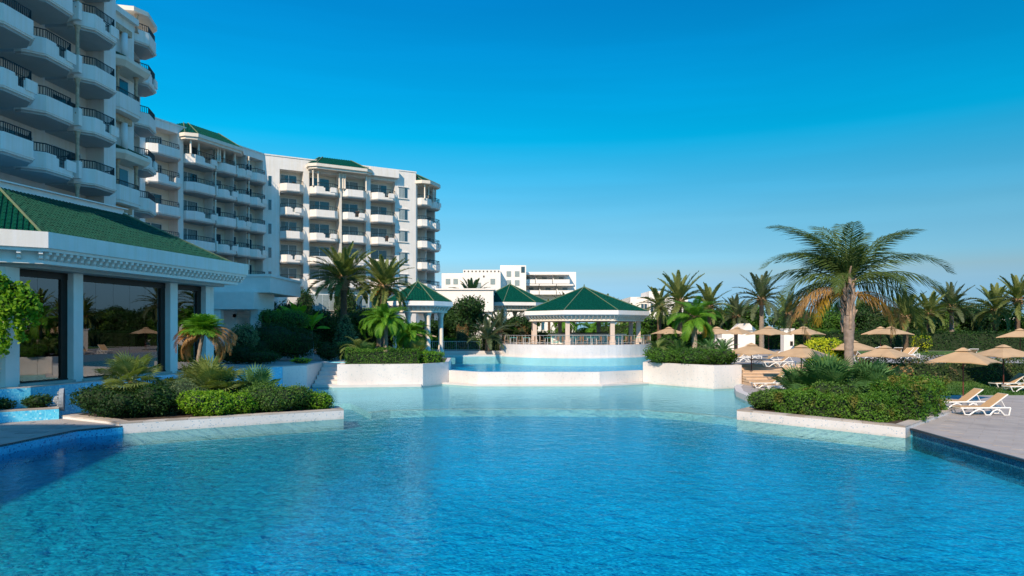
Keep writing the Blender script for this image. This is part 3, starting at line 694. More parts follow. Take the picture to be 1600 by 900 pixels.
# --- left block, front line through (-23.6, 41.6)
d1 = Vector((.07, .9975)).normalized()
O1 = Vector((-23.85, 38.1)) + Vector((-d1.y, d1.x)) * 1.15
w1 = thing('hotel_wing', 'nearest hotel wing, white with stepped balconies rising above the green roof at left', 'hotel wing', (O1.x, O1.y, 0), math.atan2(d1.y, d1.x), 'wings of the big hotel')
k = MB(); k.box(-16, 4.6, 1.3, 16, ZT, 24.6); k.box(-16, 4.66, 1.24, 16, 24.602, 24.75)
piers = [(-15.1, -14.8), (-11.4, -11.1), (-7.7, -6.9), (3.50, 4.6)]
for a, b in piers: k.box(a, b, 0 if b < 3 else .15, 1.298, ZT, 24.55)
k.build('wall', WHITE, w1)
cols1 = [(-14.8, 3.7, 0.0, 0), (-11.0, 3.3, -.85, 1), (-7.3, 3.3, -.85, 0), (-3.60, 3.42, 0, 1), (0.14, 3.32, 0.0, 0)]
for ci, (x, wd, yo, f) in enumerate(cols1):
    for li, z in enumerate(lv1[1:] + [23.45]):
        typ = 1 + ((li + f) % 2)
        add_balcony(w1, x, yo, z, wd, 1.15, typ)
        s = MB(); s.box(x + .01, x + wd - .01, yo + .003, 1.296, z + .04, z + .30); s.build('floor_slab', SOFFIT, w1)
        if z < 22: add_door(w1, x + .5, 1.21, z + .31, 2.3)
    k = MB(); k.box(x + .003, x + wd - .003, 1.0 + (.0 if ci % 2 else .002), 1.297, ZT, 24.3)
for z in lv1[1:] + [23.45]:
    for x in (-.02, ):
        if z < 23: o = link('column', colm, w1, (x, -.75, z + .95)); o.scale = (1, 1, .86)
    k = MB(); k.box(-.16, .12, -.93, -.001, z + .32, z + 1.28); k.build('parapet_pier', WHITE, w1)
# oriel: every second floor a glazed bay under its own small tiled roof
for z, kind in ((20.5, 'B'), (17.55, 'A'), (14.6, 'B'), (11.65, 'A'), (8.7, 'B'), (5.8, 'A')):
    xa, xb, yf = 4.75, 7.9, .25
    pl = [(xa, 1.3), (xa, yf + .5), (xa + .55, yf), (xb - .55, yf), (xb, yf + .5), (xb, 1.3)]
    pl = [(x, y + .1) for x, y in pl]
    if kind == 'A':
        k = MB(); k.prism([(x, y) for x, y in inset(pl[::1], .0)], z, z + .3); strip(k, pl[::1], .14, z + .302, z + 1.15)
        out = [(x + (-.05 if x < 6 else .05), y - (.05 if y < 1.3 else 0)) for x, y in pl]; k.prism(out, z + .17, z + .25)
        bo = k.build('oriel_balcony', WHITE, w1)
        q = MB()
        for a, b in zip(pl[:-1], pl[1:]):
            q.tube([(a[0], a[1] + .07, z + 1.45), (b[0], b[1] + .07, z + 1.45)], .03, 4)
            n = max(2, int(math.hypot(b[0] - a[0], b[1] - a[1]) / .13))
            for i in range(n): x = a[0] + (b[0] - a[0]) * i / n; y = a[1] + (b[1] - a[1]) * i / n + .07; q.box(x - .012, x + .012, y - .012, y + .012, z + 1.15, z + 1.45)
        q.build('railing', RAIL, bo)
        k = MB(); k.box(xa + .3, xb - .3, 1.25, 1.42, z + .3, z + 2.7); wo = k.build('window', FRAME, w1)
        g = MB(); g.box(xa + .95, xa + 1.75, 1.22, 1.245, z + .5, z + 2.5); g.box(xa + 1.83, xb - .45, 1.22, 1.245, z + .5, z + 2.5); g.build('pane', GLASSB, wo)
        link('column', colm, w1, (xa + .62, yf + .3, z + .85)).scale = (1, 1, .82)
        link('column', colm, w1, (xb - .62, yf + .3, z + .85)).scale = (1, 1, .82)
        c1 = [(xa - .5, 1.6), (xa - .5, yf + .2), (xa + .3, yf - .5), (xb - .3, yf - .5), (xb + .5, yf + .2), (xb + .5, 1.6)]
        c2 = [(x + (.25 if x < 6.3 else -.25), y + (.25 if y < 1.5 else 0)) for x, y in c1]
        k = MB(); k.frustum(c2, z + 2.75, c1, z + 3.05); k.prism(c1, z + 3.052, z + 3.28); k.build('oriel_cornice', CREAM, w1)
        top_ = [(4.9, 1.6), (4.9, 1.5), (5.2, 1.45), (7.4, 1.45), (7.7, 1.5), (7.7, 1.6)]
        c3 = [(x + (.12 if x < 6.3 else -.12), y + (.12 if y < 1.5 else 0)) for x, y in c1]
        tiled_roof(w1, c3, top_, z + 3.28, z + 4.0, .24, .4)
    else:
        k = MB(); k.box(xa + .3, xb - .3, .75, 1.25, z + .25, z + .55); k.box(xa + .5, xb - .5, .9, 1.25, z + 2.5, z + 2.9); k.build('lintel_band', SAND, w1)
        k = MB(); k.lathe([(.2, 0), (.2, 1.95)], 12, (xa + 1.9, .95, z + .55)); k.build('column', WHITE2, w1, True)
k = MB(); k.box(4.58, 8.2, 1.3, 16, ZT, 24.2); k.box(4.5, 8.3, 1.0, 16, 24.202, 24.6); k.build('wall', WHITE, w1)
# turned facet right of the oriels
for li, z in enumerate(lv1[1:] + [23.2]):
    k = MB()
    o = add_balcony(w1, 8.35, 1.9, z, 3.3, 1.2, 1 + li % 2); o.rotation_euler = (0, 0, R(18))
k = MB(); Mr = Matrix.Translation((8.2, 1.9, 0)) @ Matrix.Rotation(R(18), 4, 'Z'); k.box(0, 3.6, .9, 9, ZT, 23.9, Mr); k.box(0, .15, .02, .9, ZT, 23.9, Mr); k.box(3.45, 3.6, .02, .9, ZT, 23.9, Mr)
for z in lv1[1:] + [23.2]: k.box(.15, 3.45, .02, .9, z + .02, z + .3, Mr)
k.build('wall', WHITE, w1)
for z in lv1[1:]:
    o = add_door(w1, 8.9, 2.75, z + .31, 1.8); o.rotation_euler = (0, 0, R(18)); o.location = Mr @ Vector((.8, .8, z + .31))
c1 = [tuple((Mr @ Vector(p))[:2]) for p in ((-.3, 1.2, 0), (-.3, -.6, 0), (.5, -1.3, 0), (2.8, -1.3, 0), (3.8, -.6, 0), (3.8, 1.2, 0))]
k = MB(); k.prism(c1, 25.2, 25.5); k.build('oriel_cornice', CREAM, w1)
for px_ in (.3, 3.2):
    q = Mr @ Vector((px_, -.6, 0)); link('column', colm, w1, (q.x, q.y, 23.9)).scale = (1, 1, .58)
# shoulder of the hotel behind / towards the photographer (outside the frame, throws the long shadow)
k = MB(); Mi = w1.matrix_basis.inverted()
for poly in ([(-45, -60), (-23, -60), (-25, -40), (-26.2, -18), (-28.5, -5), (-45, -5)], [(-48, -4.9), (-33, -4.9), (-34, 21), (-48, 21)]):
    k.prism([tuple((Mi @ Vector((x, y, 0)))[:2]) for x, y in poly], ZT, 24.3)
k.build('wall', WHITE, w1)

# --- middle block
w2 = wing('hotel_wing', 'middle hotel wing in shade with five storeys of balconies and a green roofed corner pergola', (-34.65, 66.0), (.382, .924), -1.5, 14.95, 24.0, 14,
          [(-.9, 2.85), (3.5, 7.3), (7.35, 10.2), (10.25, 12.1), (12.15, 14.75)], lv1[1:6] + [20.35], 2.9, p=.95, first=1)
k = MB()
for z in lv1[1:6] + [20.35]:
    for x in (7.32, 12.12): link('column', colw, w2, (x, -.35, z + .7))
    k.box(7.22, 7.42, -.6, -.001, z + .3, z + 1.3); k.box(10.1, 10.3, -.6, -.001, z + .3, z + 1.3)
k.build('parapet_piers', WHITE, w2)
c1 = [(2.9, 3.2), (2.9, -.8), (3.8, -1.7), (9.8, -1.7), (10.9, -.8), (10.9, 3.2)]
k = MB(); k.prism(c1, 23.0, 23.35); k.prism(inset(c1, .15), 22.75, 22.998); k.build('pergola_cornice', CREAM, w2)
tiled_roof(w2, inset(c1, .1), [(4.6, 2.9), (4.6, 1.2), (4.9, .9), (8.9, .9), (9.2, 1.2), (9.2, 2.9)], 23.35, 24.95, .28, .5)
for x in (3.7, 4.7, 7.2, 7.5, 8.1, 9.6): link('column', colw, w2, (x, -.78, 20.35 + 1.0)).scale = (1.3, 1.3, .72)

# --- right block, facing the pool in the sun
lv3 = [8.55, 11.35, 14.15, 16.95, 19.75]
w3 = wing('hotel_wing', 'sunlit hotel wing facing the pool with four bays of balconies and green roofed pergola', (-28.9, 79.8), (.874, .485), -.3, 18.75, 24.0, 12,
          [(1.68, 4.42), (5.1, 8.58), (8.9, 12.1), (12.7, 15.9)], lv3, 2.8, p=.95, first=0)
for x, wd in ((.35, .45), ):
    for z in lv3: 
        k = MB(); k.box(x, x + wd, -.03, -.004, z + .6, z + 1.9); o = k.build('window', FRAME, w3); g = MB(); g.box(x + .05, x + wd - .05, -.045, -.031, z + .65, z + 1.85); g.build('pane', GLASS, o)
for z in lv3 + [5.75]:
    k = MB(); k.box(16.35, 17.6, -.035, -.004, z + .75, z + 2.15); o = k.build('window', FRAME, w3)
    for q in range(3):
        g = MB(); g.box(16.42 + q * .39, 16.78 + q * .39, -.05, -.036, z + .8, z + 2.1); g.build('pane', CURTAIN if q < 2 else GLASS, o)
    k = MB(); k.box(16.25, 17.7, -.14, -.004, z + 2.16, z + 2.24); k.build('lintel', WHITE, o); k = MB(); k.box(16.25, 17.7, -.14, -.004, z + .66, z + .745); k.build('sill', WHITE, o)
c1 = [(4.75, 3.0), (4.75, -.9), (5.6, -1.6), (11.8, -1.6), (12.7, -.9), (12.7, 3.0)]
k = MB(); k.prism(c1, 23.05, 23.4); k.prism(inset(c1, .18), 22.8, 23.048); k.build('pergola_cornice', CREAM, w3)
tiled_roof(w3, inset(c1, .1), [(6.6, 2.9), (6.6, 1.2), (6.9, .9), (10.4, .9), (10.7, 1.2), (10.7, 2.9)], 23.4, 24.75, .28, .5)
for x in (5.4, 6.0, 8.55, 9.0, 9.25, 11.9): link('column', colw, w3, (x, -.75, 19.75 + 1.05)).scale = (1.2, 1.2, .90)
k = MB(); k.box(8.6, 8.88, -.6, -.002, 5, 22.8); k.build('downpipe_pier', CREAM, w3)
k = MB(); k.box(12.5, 16.2, -.7, -.002, 22.9, 23.95); k.build('parapet_block', WHITE, w3)
# ground storey windows with ivy under them
for a, b in ((4.9, 8.3), (9.2, 12.4)):
    k = MB(); k.box(a, b, -.35, -.003, 5.9, 7.9); o = k.build('window', FRAME, w3)
    n = 4
    for q in range(n):
        g = MB(); wq = (b - a - .2) / n; g.box(a + .1 + q * wq + .03, a + .1 + (q + 1) * wq - .03, -.375, -.352, 6.0, 7.8); g.build('pane', CURTAIN if a < 6 else (GLASS if q in (1, 2) else CURTAIN), o)
# --- end block
e3 = Vector((-28.9, 79.8)) + Vector((.874, .485)).normalized() * 18.75
w4 = wing('hotel_wing', 'far end of the hotel turning away, narrow with small stacked balconies', (e3.x + .05, e3.y + .1), (.35, .94), 0, 5.4, 22.9, 7, [(.25, 2.6), (2.8, 5.15)], [5.75] + lv3, 2.8, p=1.15, first=1)
c1 = [(-.2, 3.0), (-.2, -.9), (.6, -1.7), (3.6, -1.7), (4.4, -.9), (4.4, 3.0)]
k = MB(); k.prism(c1, 22.6, 23.0); k.build('pergola_cornice', CREAM, w4)
tiled_roof(w4, inset(c1, .1), [(1.2, 2.9), (1.2, 1.2), (1.5, .9), (2.8, .9), (3.1, 1.2), (3.1, 2.9)], 23.0, 24.2, .28, .5)
for x in (.5, 1.6, 2.9, 3.6): link('column', colw, w4, (x, -.95, 19.75 + .9)).scale = (1.2, 1.2, .9)

# --- entrance block beyond the restaurant
en = thing('entrance_building', 'low white stepped entrance block with square piers beyond the restaurant', 'building', (0, 0, 0))
def bx(name, m, parent, *b):
    k = MB()
    for q in b: k.box(*q)
    return k.build(name, m, parent)
bx('wall', WHITE2, en, (-27.5, -22.6, 56, 66, ZT, 8.2), (-27.3, -24.6, 53.0, 56, 5.6, 7.2), (-24.6, -19.2, 54.2, 62, 6.5, 7.75))
bx('canopy', WHITE2, en, (-24.59, -20.2, 53.4, 58, 5.15, 6.5), (-25.2, -24.6, 52.4, 58, 4.9, 6.9), (-24.7, -19.1, 54.1, 62, 7.752, 7.95))
for x, y in ((-24.6, 53.2), (-23.5, 53.6), (-20.9, 54.6), (-22.1, 57.5)): bx('pier', WHITE2, en, (x, x + .62, y, y + .62, ZT, 5.15))
bx('glazing', GLASS, en, (-27.4, -24.7, 55.6, 55.8, ZT, 5.6), (-22.5, -20, 60, 60.1, ZT, 5.1))
bx('hanging_lattice', CREAM, en, (-22.9, -20.9, 56.0, 56.1, 4.55, 4.85))

# ================================================================== PAVILIONS
def pavilion(label, cx, cy, ap, zf, ze, za, ncol=8, colr=.23, rot=0, fas=.45, corn=.55, square=True, name='pavilion', pitch=.27, grp='green roofed pavilions'):
    root = thing(name, label, 'pavilion', (cx, cy, 0), rot, grp)
    oc = octagon(0, 0, ap); k = MB(); k.prism(oc, ze - fas, ze); k.prism(inset(oc, .10), ze - fas - .08, ze - fas - .002); k.build('fascia', WHITE2, root)
    ib = inset(oc, .62); k = MB(); k.prism(ib, ze - fas - corn, ze - fas - .082); k.prism(inset(oc, .56), ze - fas - corn - .12, ze - fas - corn - .002); k.build('cornice_beam', CREAM, root)
    dk = MB(); dk.raw([(-.05, 0, .42), (-.05, -.42, .42), (-.05, -.38, .3), (-.05, -.05, 0), (-.05, 0, 0), (.05, 0, .42), (.05, -.42, .42), (.05, -.38, .3), (.05, -.05, 0), (.05, 0, 0)],
                      [(0, 1, 2, 3, 4), (9, 8, 7, 6, 5)] + [(i, i + 5, (i + 1) % 5 + 5, (i + 1) % 5) for i in range(5)])
    dm = dk.mesh('dentil', CREAM)
    for i in range(8):
        a, b = ib[i], ib[(i + 1) % 8]
        wa = Matrix.Rotation(rot, 3, 'Z') @ Vector(((a[0] + b[0]) / 2, (a[1] + b[1]) / 2, 0))
        if wa.y > ap * .3: continue
        dentils(root, dm, a, b, .42, ze - fas - .51, -.002, .12)
    tiled_roof(root, inset(oc, .1), [(0, 0)] * 8, ze, za, pitch, .42)
    k = MB(); k.lathe([(.16, -.05), (.14, .1), (.05, .16), (.07, .28), (.02, .38)], 8, (0, 0, za)); k.build('finial', RIDGE, root)
    inn = inset(oc, 1.15)
    for i in range(8):
        x, y = inn[i]; k = MB(); zt = ze - fas - corn - .122
        if square: k.box(x - colr, x + colr, y - colr, y + colr, zf, zt); k.box(x - colr - .06, x + colr + .06, y - colr - .06, y + colr + .06, zf + .001, zf + .5)
        else: k.lathe([(colr * 1.3, 0), (colr * 1.3, .2), (colr, .3), (colr * .9, zt - zf - .6), (colr * 1.0, zt - zf - .5), (colr * 1.6, zt - zf - .1), (colr * 1.6, zt - zf)], 10, (x, y, zf))
        k.build('column', mat('pinkish_column', (.60, .50, .43), .8, .1, 3) if square else CREAM, root)
    return root
bar = pavilion('open octagonal pool bar pavilion with green pyramid roof on the white curved terrace', 8.35, 79, 6.95, 1.95, 5.62, 8.45, rot=R(0), ncol=8)
# curved white platform of the bar
pts = [(7.2 + 8.8 * math.cos(R(a)), 79 + 8.8 * math.sin(R(a))) for a in range(0, 360, 6)]
plat = slab('bar_terrace', pts, -2.2, 1.95, MC['terrace_stone'], POOLW)
mb = MB(); strip(mb, pts, .3, 1.952, 1.985, closed=True); mb.build('coping', WKERB, plat)
pts2 = [(7.2 + 8.98 * math.cos(R(a)), 79 + 8.98 * math.sin(R(a))) for a in range(0, 360, 6)]
slab('bar_terrace_step', pts2, -2.2, .72, WKERB, POOLW)
rl = thing('terrace_railing', 'thin metal railing round the edge of the curved bar terrace', 'railing')
k = MB(); q = MB(); arc = [(7.2 + 8.65 * math.cos(R(a)), 79 + 8.65 * math.sin(R(a))) for a in range(168, 373, 3)]
METAL = mat('pale_metal', (.5, .47, .42), .4, .1, metal=.3)
for z in (2.2, 2.95): k.tube([(x, y, z) for x, y in arc], .022, 5)
k.build('rails', METAL, rl)
for i, (x, y) in enumerate(arc):
    if i % 4 == 0: p_ = MB(); p_.tube([(x, y, 1.97), (x, y, 3.0)], .03, 6); p_.build('post', METAL, rl)
    else: q.tube([(x, y, 2.2), (x, y, 2.95)], .010, 4)
q.build('balusters', METAL, rl, kind='stuff')
bc = thing('bar_counter', 'white and turquoise panelled bar counter under the pavilion', 'bar counter', (8.3, 77.4, 1.95))
bx('counter_top', WHITE2, bc, (-4.2, 4.6, -.45, .45, 1.02, 1.14)); bx('body', WHITE2, bc, (-3.9, 4.3, -.25, .25, 0, 1.018))
for i in range(9):
    x = -3.75 + i * .9; k = MB(); k.box(x, x + .74, -.262, -.252, .15, .9); o = k.build('panel', TEAL, bc); k = MB(); k.box(x + .14, x + .60, -.272, -.263, .28, .78); k.build('inner_panel', WHITE2, o)
bx('drinks_shelf', DKFRAME, bc, (-2.6, 2.8, 1.8, 2.1, 0, 1.3))
pavilion('octagonal pavilion with green pyramid roof behind the two date palms', atY(653, 500, 72).x, 72, 3.55, ZT, 6.45, 8.6, colr=.2, rot=R(10), square=False)
pavilion('farther pavilion with green pyramid roof half hidden behind the white annex', atY(797, 500, 100).x, 100, 5.6, ZT, 7.4, 10.2, colr=.25, rot=R(14), square=False)

# railing beside the upper pool
r2 = thing('pool_railing', 'low grey metal railing behind the left edge of the upper pool', 'railing')
k = MB(); A = Vector((-10.2, 76.0, ZT)); B = Vector((-3.6, 76.6, ZT))
for z in (.12, 1.05): k.tube([A + Vector((0, 0, z)), B + Vector((0, 0, z))], .03, 5)
k.build('rails', METAL, r2)
for i in range(31):
    p = A.lerp(B, i / 30); q = MB(); q.tube([p, p + Vector((0, 0, 1.05))], .035 if i % 6 == 0 else .012, 5); q.build('post' if i % 6 == 0 else 'baluster', METAL, r2)
pb = thing('information_pillar', 'grey-white free-standing pillar with a small plate beside the steps', 'pillar', (atY(483, 545, 54).x, 54, ZT))
bx('pillar_body', mat('pillar_grey', (.45, .47, .46), .7, .08), pb, (-.32, .32, -.15, .15, 0, 1.45)); bx('pillar_cap', mat('pillar_grey', (.45, .47, .46)), pb, (-.36, .36, -.19, .19, 1.452, 1.52)); bx('plate', DKFRAME, pb, (-.2, .2, -.165, -.152, 1.2, 1.28))

# ================================================================== FAR BUILDINGS
an = thing('white_annex', 'flat roofed white annex with a shaded side between the two pavilions', 'building')
bx('wall', WHITE2, an, (-10.5, -2.75, 92, 100, ZT, 6.0), (-13, -2.5, 91.5, 101, 6.002, 8.9)); bx('roof_edge', WHITE2, an, (-13.1, -2.3, 91.3, 101.2, 8.902, 9.1))
bx('window', GLASSB, an, (-2.499, -2.46, 93, 100, 7.0, 8.3))
fh = thing('far_hotel', 'distant stepped white hotel with two rows of arched balconies against the sky', 'hotel')
def P150(px, py, Y=150): return atY(px, py, Y)
def fbox(name, m, parent, px0, px1, py0, Y, dep, zb=ZT, py1=None):
    a = P150(px0, py0, Y); b = P150(px1, py0, Y); z1 = a.z; z0 = zb if py1 is None else atY(0, py1, Y).z
    return bx(name, m, parent, (a.x, b.x, Y, Y + dep, z0, z1))
fbox('wall', WHITE2, fh, 690, 724, 427, 148, 20); fbox('wall', WHITE2, fh, 723.5, 782, 421.5, 146, 22); fbox('wall', WHITE2, fh, 781.5, 822, 414.5, 149, 20); fbox('wall', WHITE2, fh, 821.5, 900, 425, 154, 14)
for i in range(10):
    p = P150(726 + i * 5.9, 424, 146); bx('roof_vent', DKFRAME, fh, (p.x - .13, p.x + .13, 145.95, 145.99, p.z - .15, p.z + .15))
p = P150(756, 432, 146); bx('round_opening', DKFRAME, fh, (p.x - .15, p.x + .15, 145.95, 145.99, p.z - .2, p.z + .2))
p = P150(820, 421, 149); bx('roof_room', GLASS, fh, (p.x - .8, p.x + .0, 148.94, 148.98, p.z - .7, p.z + .6))
for row, (y0, y1) in enumerate(((427, 443), (444, 460))):
    for i in range(3 + (row == 1) * 0):
        x0 = 810 + i * 27 + row * 6; a = atY(x0, y0, 151); b = atY(x0 + 26, y1, 151)
        k = MB(); k.box(a.x, b.x, 151, 153.9, b.z - .02, b.z + .9); k.box(a.x, b.x, 150.8, 153.9, a.z - .32, a.z)
        bo = k.build('balcony', WHITE2, fh)
        k = MB(); k.raw([(a.x, 151, b.z + .9), (a.x, 153.9, b.z + .9), (a.x, 153.9, a.z - .32), (a.x + .2, 151, b.z + .9), (a.x + .2, 153.9, b.z + .9), (a.x + .2, 153.9, a.z - .32)], [(0, 1, 2), (5, 4, 3), (0, 3, 4, 1), (1, 4, 5, 2), (0, 2, 5, 3)]); k.build('side_wall', WHITE2, bo)
        bx('balcony_door', CURTAIN, fh, (a.x + 1.5, b.x - 1.1, 153.9, 153.98, b.z + .3, a.z - .6)); bx('wall_panel', CREAM, fh, (a.x + .3, a.x + 1.15, 153.88, 153.97, b.z, a.z - .4))
for px_, py_ in ((700, 440), (712, 440), (735, 446), (748, 446), (770, 440), (795, 428), (808, 428), (795, 442), (808, 442)):
    p = atY(px_, py_, 146 if 723 < px_ < 782 else (148 if px_ < 723 else 149)); bx('window', CURTAIN, fh, (p.x - .5, p.x + .5, p.y - .06, p.y - .01, p.z - .6, p.z + .6))
h2 = thing('far_house', 'distant white house with a small tower behind the bar at right', 'house')
fbox('wall', WHITE2, h2, 985, 1075, 464, 130, 14); fbox('wall', WHITE2, h2, 1014, 1034, 455, 128, 8); fbox('wall', WHITE2, h2, 1040, 1072, 474, 126, 10)
for px_ in (1007, 1012, 1022, 1028): p = atY(px_, 480, 126.0); bx('window', GLASS, h2, (p.x - .25, p.x + .25, 127.9, 127.98, p.z - .8, p.z + .7))
h3 = thing('far_house', 'low white house behind the palms at the right edge', 'house')
fbox('wall', WHITE2, h3, 1563, 1640, 494, 110, 10); p = atY(1590, 500, 110); bx('window', GLASS, h3, (p.x, p.x + 1.2, 109.93, 109.98, p.z - .8, p.z + .4))
h4 = thing('garden_cabin', 'small white garden cabin with gabled roof behind the beige parasols', 'cabin')
a = atY(1128, 520, 74); b = atY(1180, 520, 74); zt_ = 4.1
k = MB(); k.box(a.x, b.x, 74, 78, ZT, 3.5); k.build('wall', WHITE2, h4)
k = MB(); mx_ = b.x - .7; k.raw([(b.x - 1.5, 73.8, 3.502), (b.x + .1, 73.8, 3.502), (mx_, 73.8, 4.25), (b.x - 1.5, 78, 3.502), (b.x + .1, 78, 3.502), (mx_, 78, 4.25)], [(0, 1, 2), (5, 4, 3), (0, 2, 5, 3), (1, 4, 5, 2), (0, 3, 4, 1)]); k.build('gable_roof', WHITE2, h4)
bx('door', DKFRAME, h4, (a.x + 1.3, a.x + 1.7, 73.95, 73.99, ZT, 3.3))
h5 = thing('changing_hut', 'narrow white hut column beside the parasols', 'hut', (atY(1230, 530, 62).x, 62, ZT))
bx('wall', WHITE2, h5, (-.45, .45, -.4, .4, 0, 2.35)); bx('roof', WHITE2, h5, (-.5, .5, -.46, .46, 2.352, 2.45)); bx('door', DKFRAME, h5, (.1, .35, -.43, -.402, .9, 1.3))
h6 = thing('white_wall', 'low white garden wall left of the cabin', 'wall')
a = atY(1095, 520, 72); b = atY(1128, 520, 72); bx('wall', WHITE2, h6, (a.x, b.x - .05, 72, 72.3, ZT, 2.7))

lawn2 = slab('lawn', [(GX_(1300, 64), 64), (74, 62), (74, 74.5), (GX_(1300, 74), 74.5)], .9, ZT + .03, LAWN)
# chairs left out on the sunlit balconies
def chair0():
    root = thing('balcony_chair', 'x', 'chair', (0, 0, 0), 0, 'chairs on the hotel balconies'); WD = mat('dark_wicker', (.10, .06, .04), .8, .2, 8)
    k = MB(); k.box(-.26, .26, -.26, .26, .40, .45); k.build('seat', WD, root); k = MB(); k.box(-.26, .26, .22, .27, .46, 1.0); k.build('backrest', WD, root)
    for x in (-.23, .23):
        for y in (-.23, .23): k = MB(); k.box(x - .02, x + .02, y - .02, y + .02, 0, .398); k.build('leg', WD, root)
    return root
bch = chair0(); snapshot_kids(); n_ = 0; M3 = Matrix.Translation((-28.9, 79.8, 0)) @ Matrix.Rotation(math.atan2(.485, .874), 4, 'Z')
for bi, (x, bn) in enumerate(((3.0, 'leftmost'), (10.9, 'third'), (14.9, 'rightmost'))):
    for li, ln_ in enumerate(('lowest', 'second', 'third', 'fourth', 'top')):
        if (li + bi) % 2 == 0 and bi < 2 or (li == 4 and bi == 2) or (li == 2 and bi == 2):
            p = M3 @ Vector((x, -.35, lv3[li] + .322)); o = bch if n_ == 0 else copy_tree(bch); o.location = p; o.rotation_euler = (0, 0, .5 + li); o['label'] = f'dark chair on the {ln_} balcony of the {bn} bay of the sunlit wing'; n_ += 1
# ================================================================== FOLIAGE BUILDERS
def GX(px, Y): return (px - 800) * Y / F
def quads_object(name, V, nper, mats, tint, parent=None, kind=None):
    """V: (n, nper, 3) float array -> one mesh, one n-gon for each leaf, with a 'tint' value for each face"""
    n = len(V); me = bpy.data.meshes.new(name); me.vertices.add(n * nper); me.vertices.foreach_set('co', V.reshape(-1).astype(np.float32))
    me.loops.add(n * nper); me.loops.foreach_set('vertex_index', np.arange(n * nper, dtype=np.int32))
    me.polygons.add(n); me.polygons.foreach_set('loop_start', np.arange(0, n * nper, nper, dtype=np.int32)); me.polygons.foreach_set('loop_total', np.full(n, nper, dtype=np.int32))
    a = me.attributes.new('tint', 'FLOAT', 'FACE'); a.data.foreach_set('value', tint.astype(np.float32))
    me.materials.append(mats); me.update(calc_edges=True); return me
def unit(a): return a / np.maximum(np.linalg.norm(a, axis=1, keepdims=True), 1e-6)
def leaf_mesh(name, m, P, N, size, asp=.55, spread=.9, tfreq=.9):
    n = len(P); P = P + N * (np.where(rng.random((n, 1)) < .06, 1.0, 0.0) * size * rng.uniform(.5, 3.4, (n, 1))); D = unit(N + rng.normal(0, spread, (n, 3))); T = unit(np.cross(D, rng.normal(0, 1, (n, 3)))); B = np.cross(D, T)
    s = size * rng.uniform(.6, 1.35, (n, 1)); a = asp
    V = np.stack([P - T * s, P + B * s * a * .9 - T * s * .1, P + T * s, P - B * s * a * .9 - T * s * .1], 1)
    ph = np.sin(P[:, 0] * tfreq * 2.1 + 1.3) * np.sin(P[:, 1] * tfreq * 1.7) + np.sin(P[:, 2] * 2.3 + P[:, 0])
    tint = np.clip(.45 + .16 * ph + rng.normal(0, .22, n), 0, 1)
    return quads_object(name, V, 4, m, tint)
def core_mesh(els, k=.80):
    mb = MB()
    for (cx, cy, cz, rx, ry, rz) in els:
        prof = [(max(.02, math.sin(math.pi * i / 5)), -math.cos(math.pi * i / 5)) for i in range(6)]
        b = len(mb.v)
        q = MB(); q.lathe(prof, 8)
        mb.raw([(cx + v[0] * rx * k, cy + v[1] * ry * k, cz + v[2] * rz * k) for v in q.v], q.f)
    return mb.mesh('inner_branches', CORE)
def ell_points(els, dens, zmin=-1e9, jit=.16):
    Ps, Ns = [], []
    for i, (cx, cy, cz, rx, ry, rz) in enumerate(els):
        area = 4 * math.pi * (((rx * ry) ** 1.6 + (rx * rz) ** 1.6 + (ry * rz) ** 1.6) / 3) ** (1 / 1.6); n = max(30, int(area * dens))
        d = unit(rng.normal(0, 1, (n, 3))); lump = 1 + .10 * np.sin(d[:, 0] * 7 + i) * np.sin(d[:, 1] * 6 + 2 * i) + .06 * np.sin(d[:, 2] * 13 + d[:, 0] * 9)
        rr = (lump * (1 - jit * rng.random(n) ** 1.5 + .05 * rng.random(n)))[:, None]; R3 = np.array([rx, ry, rz])
        P = np.array([cx, cy, cz]) + d * R3 * rr; N = unit(d / R3); keep = P[:, 2] > zmin
        for j, (ax, ay, az, bx_, by_, bz_) in enumerate(els):
            if j != i: keep &= (((P - np.array([ax, ay, az])) / np.array([bx_, by_, bz_])) ** 2).sum(1) > .72
        Ps.append(P[keep]); Ns.append(N[keep])
    return np.concatenate(Ps), np.concatenate(Ns)
def bush(name, label, cat, els, m, size=.05, dens=260, zmin=-1e9, group=None, asp=.6, extra=None):
    """els in world coordinates; the thing stands at the first ellipsoid's foot"""
    root = thing(name, label, cat, (0, 0, 0), 0, group)
    P, N = ell_points(els, dens, zmin); link('leaves', leaf_mesh('leaves', m, P + rng.normal(0, size * .55, P.shape), N, size, asp), root)
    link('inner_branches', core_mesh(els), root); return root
def blob(cx, cy, z0, rx, ry, h, n=7, seed=0, flat=.75):
    r_ = random.Random(seed * 13 + 5); els = [(cx, cy, z0 + h * .48, rx * .78, ry * .78, h * .5)]
    for i in range(n):
        a = 6.283 * i / n + r_.uniform(-.3, .3); k = r_.uniform(.42, .62); s_ = r_.uniform(.34, .5)
        els.append((cx + rx * k * math.cos(a), cy + ry * k * math.sin(a), z0 + h * r_.uniform(.35, flat), rx * s_, ry * s_, h * s_ * .8))
    return els
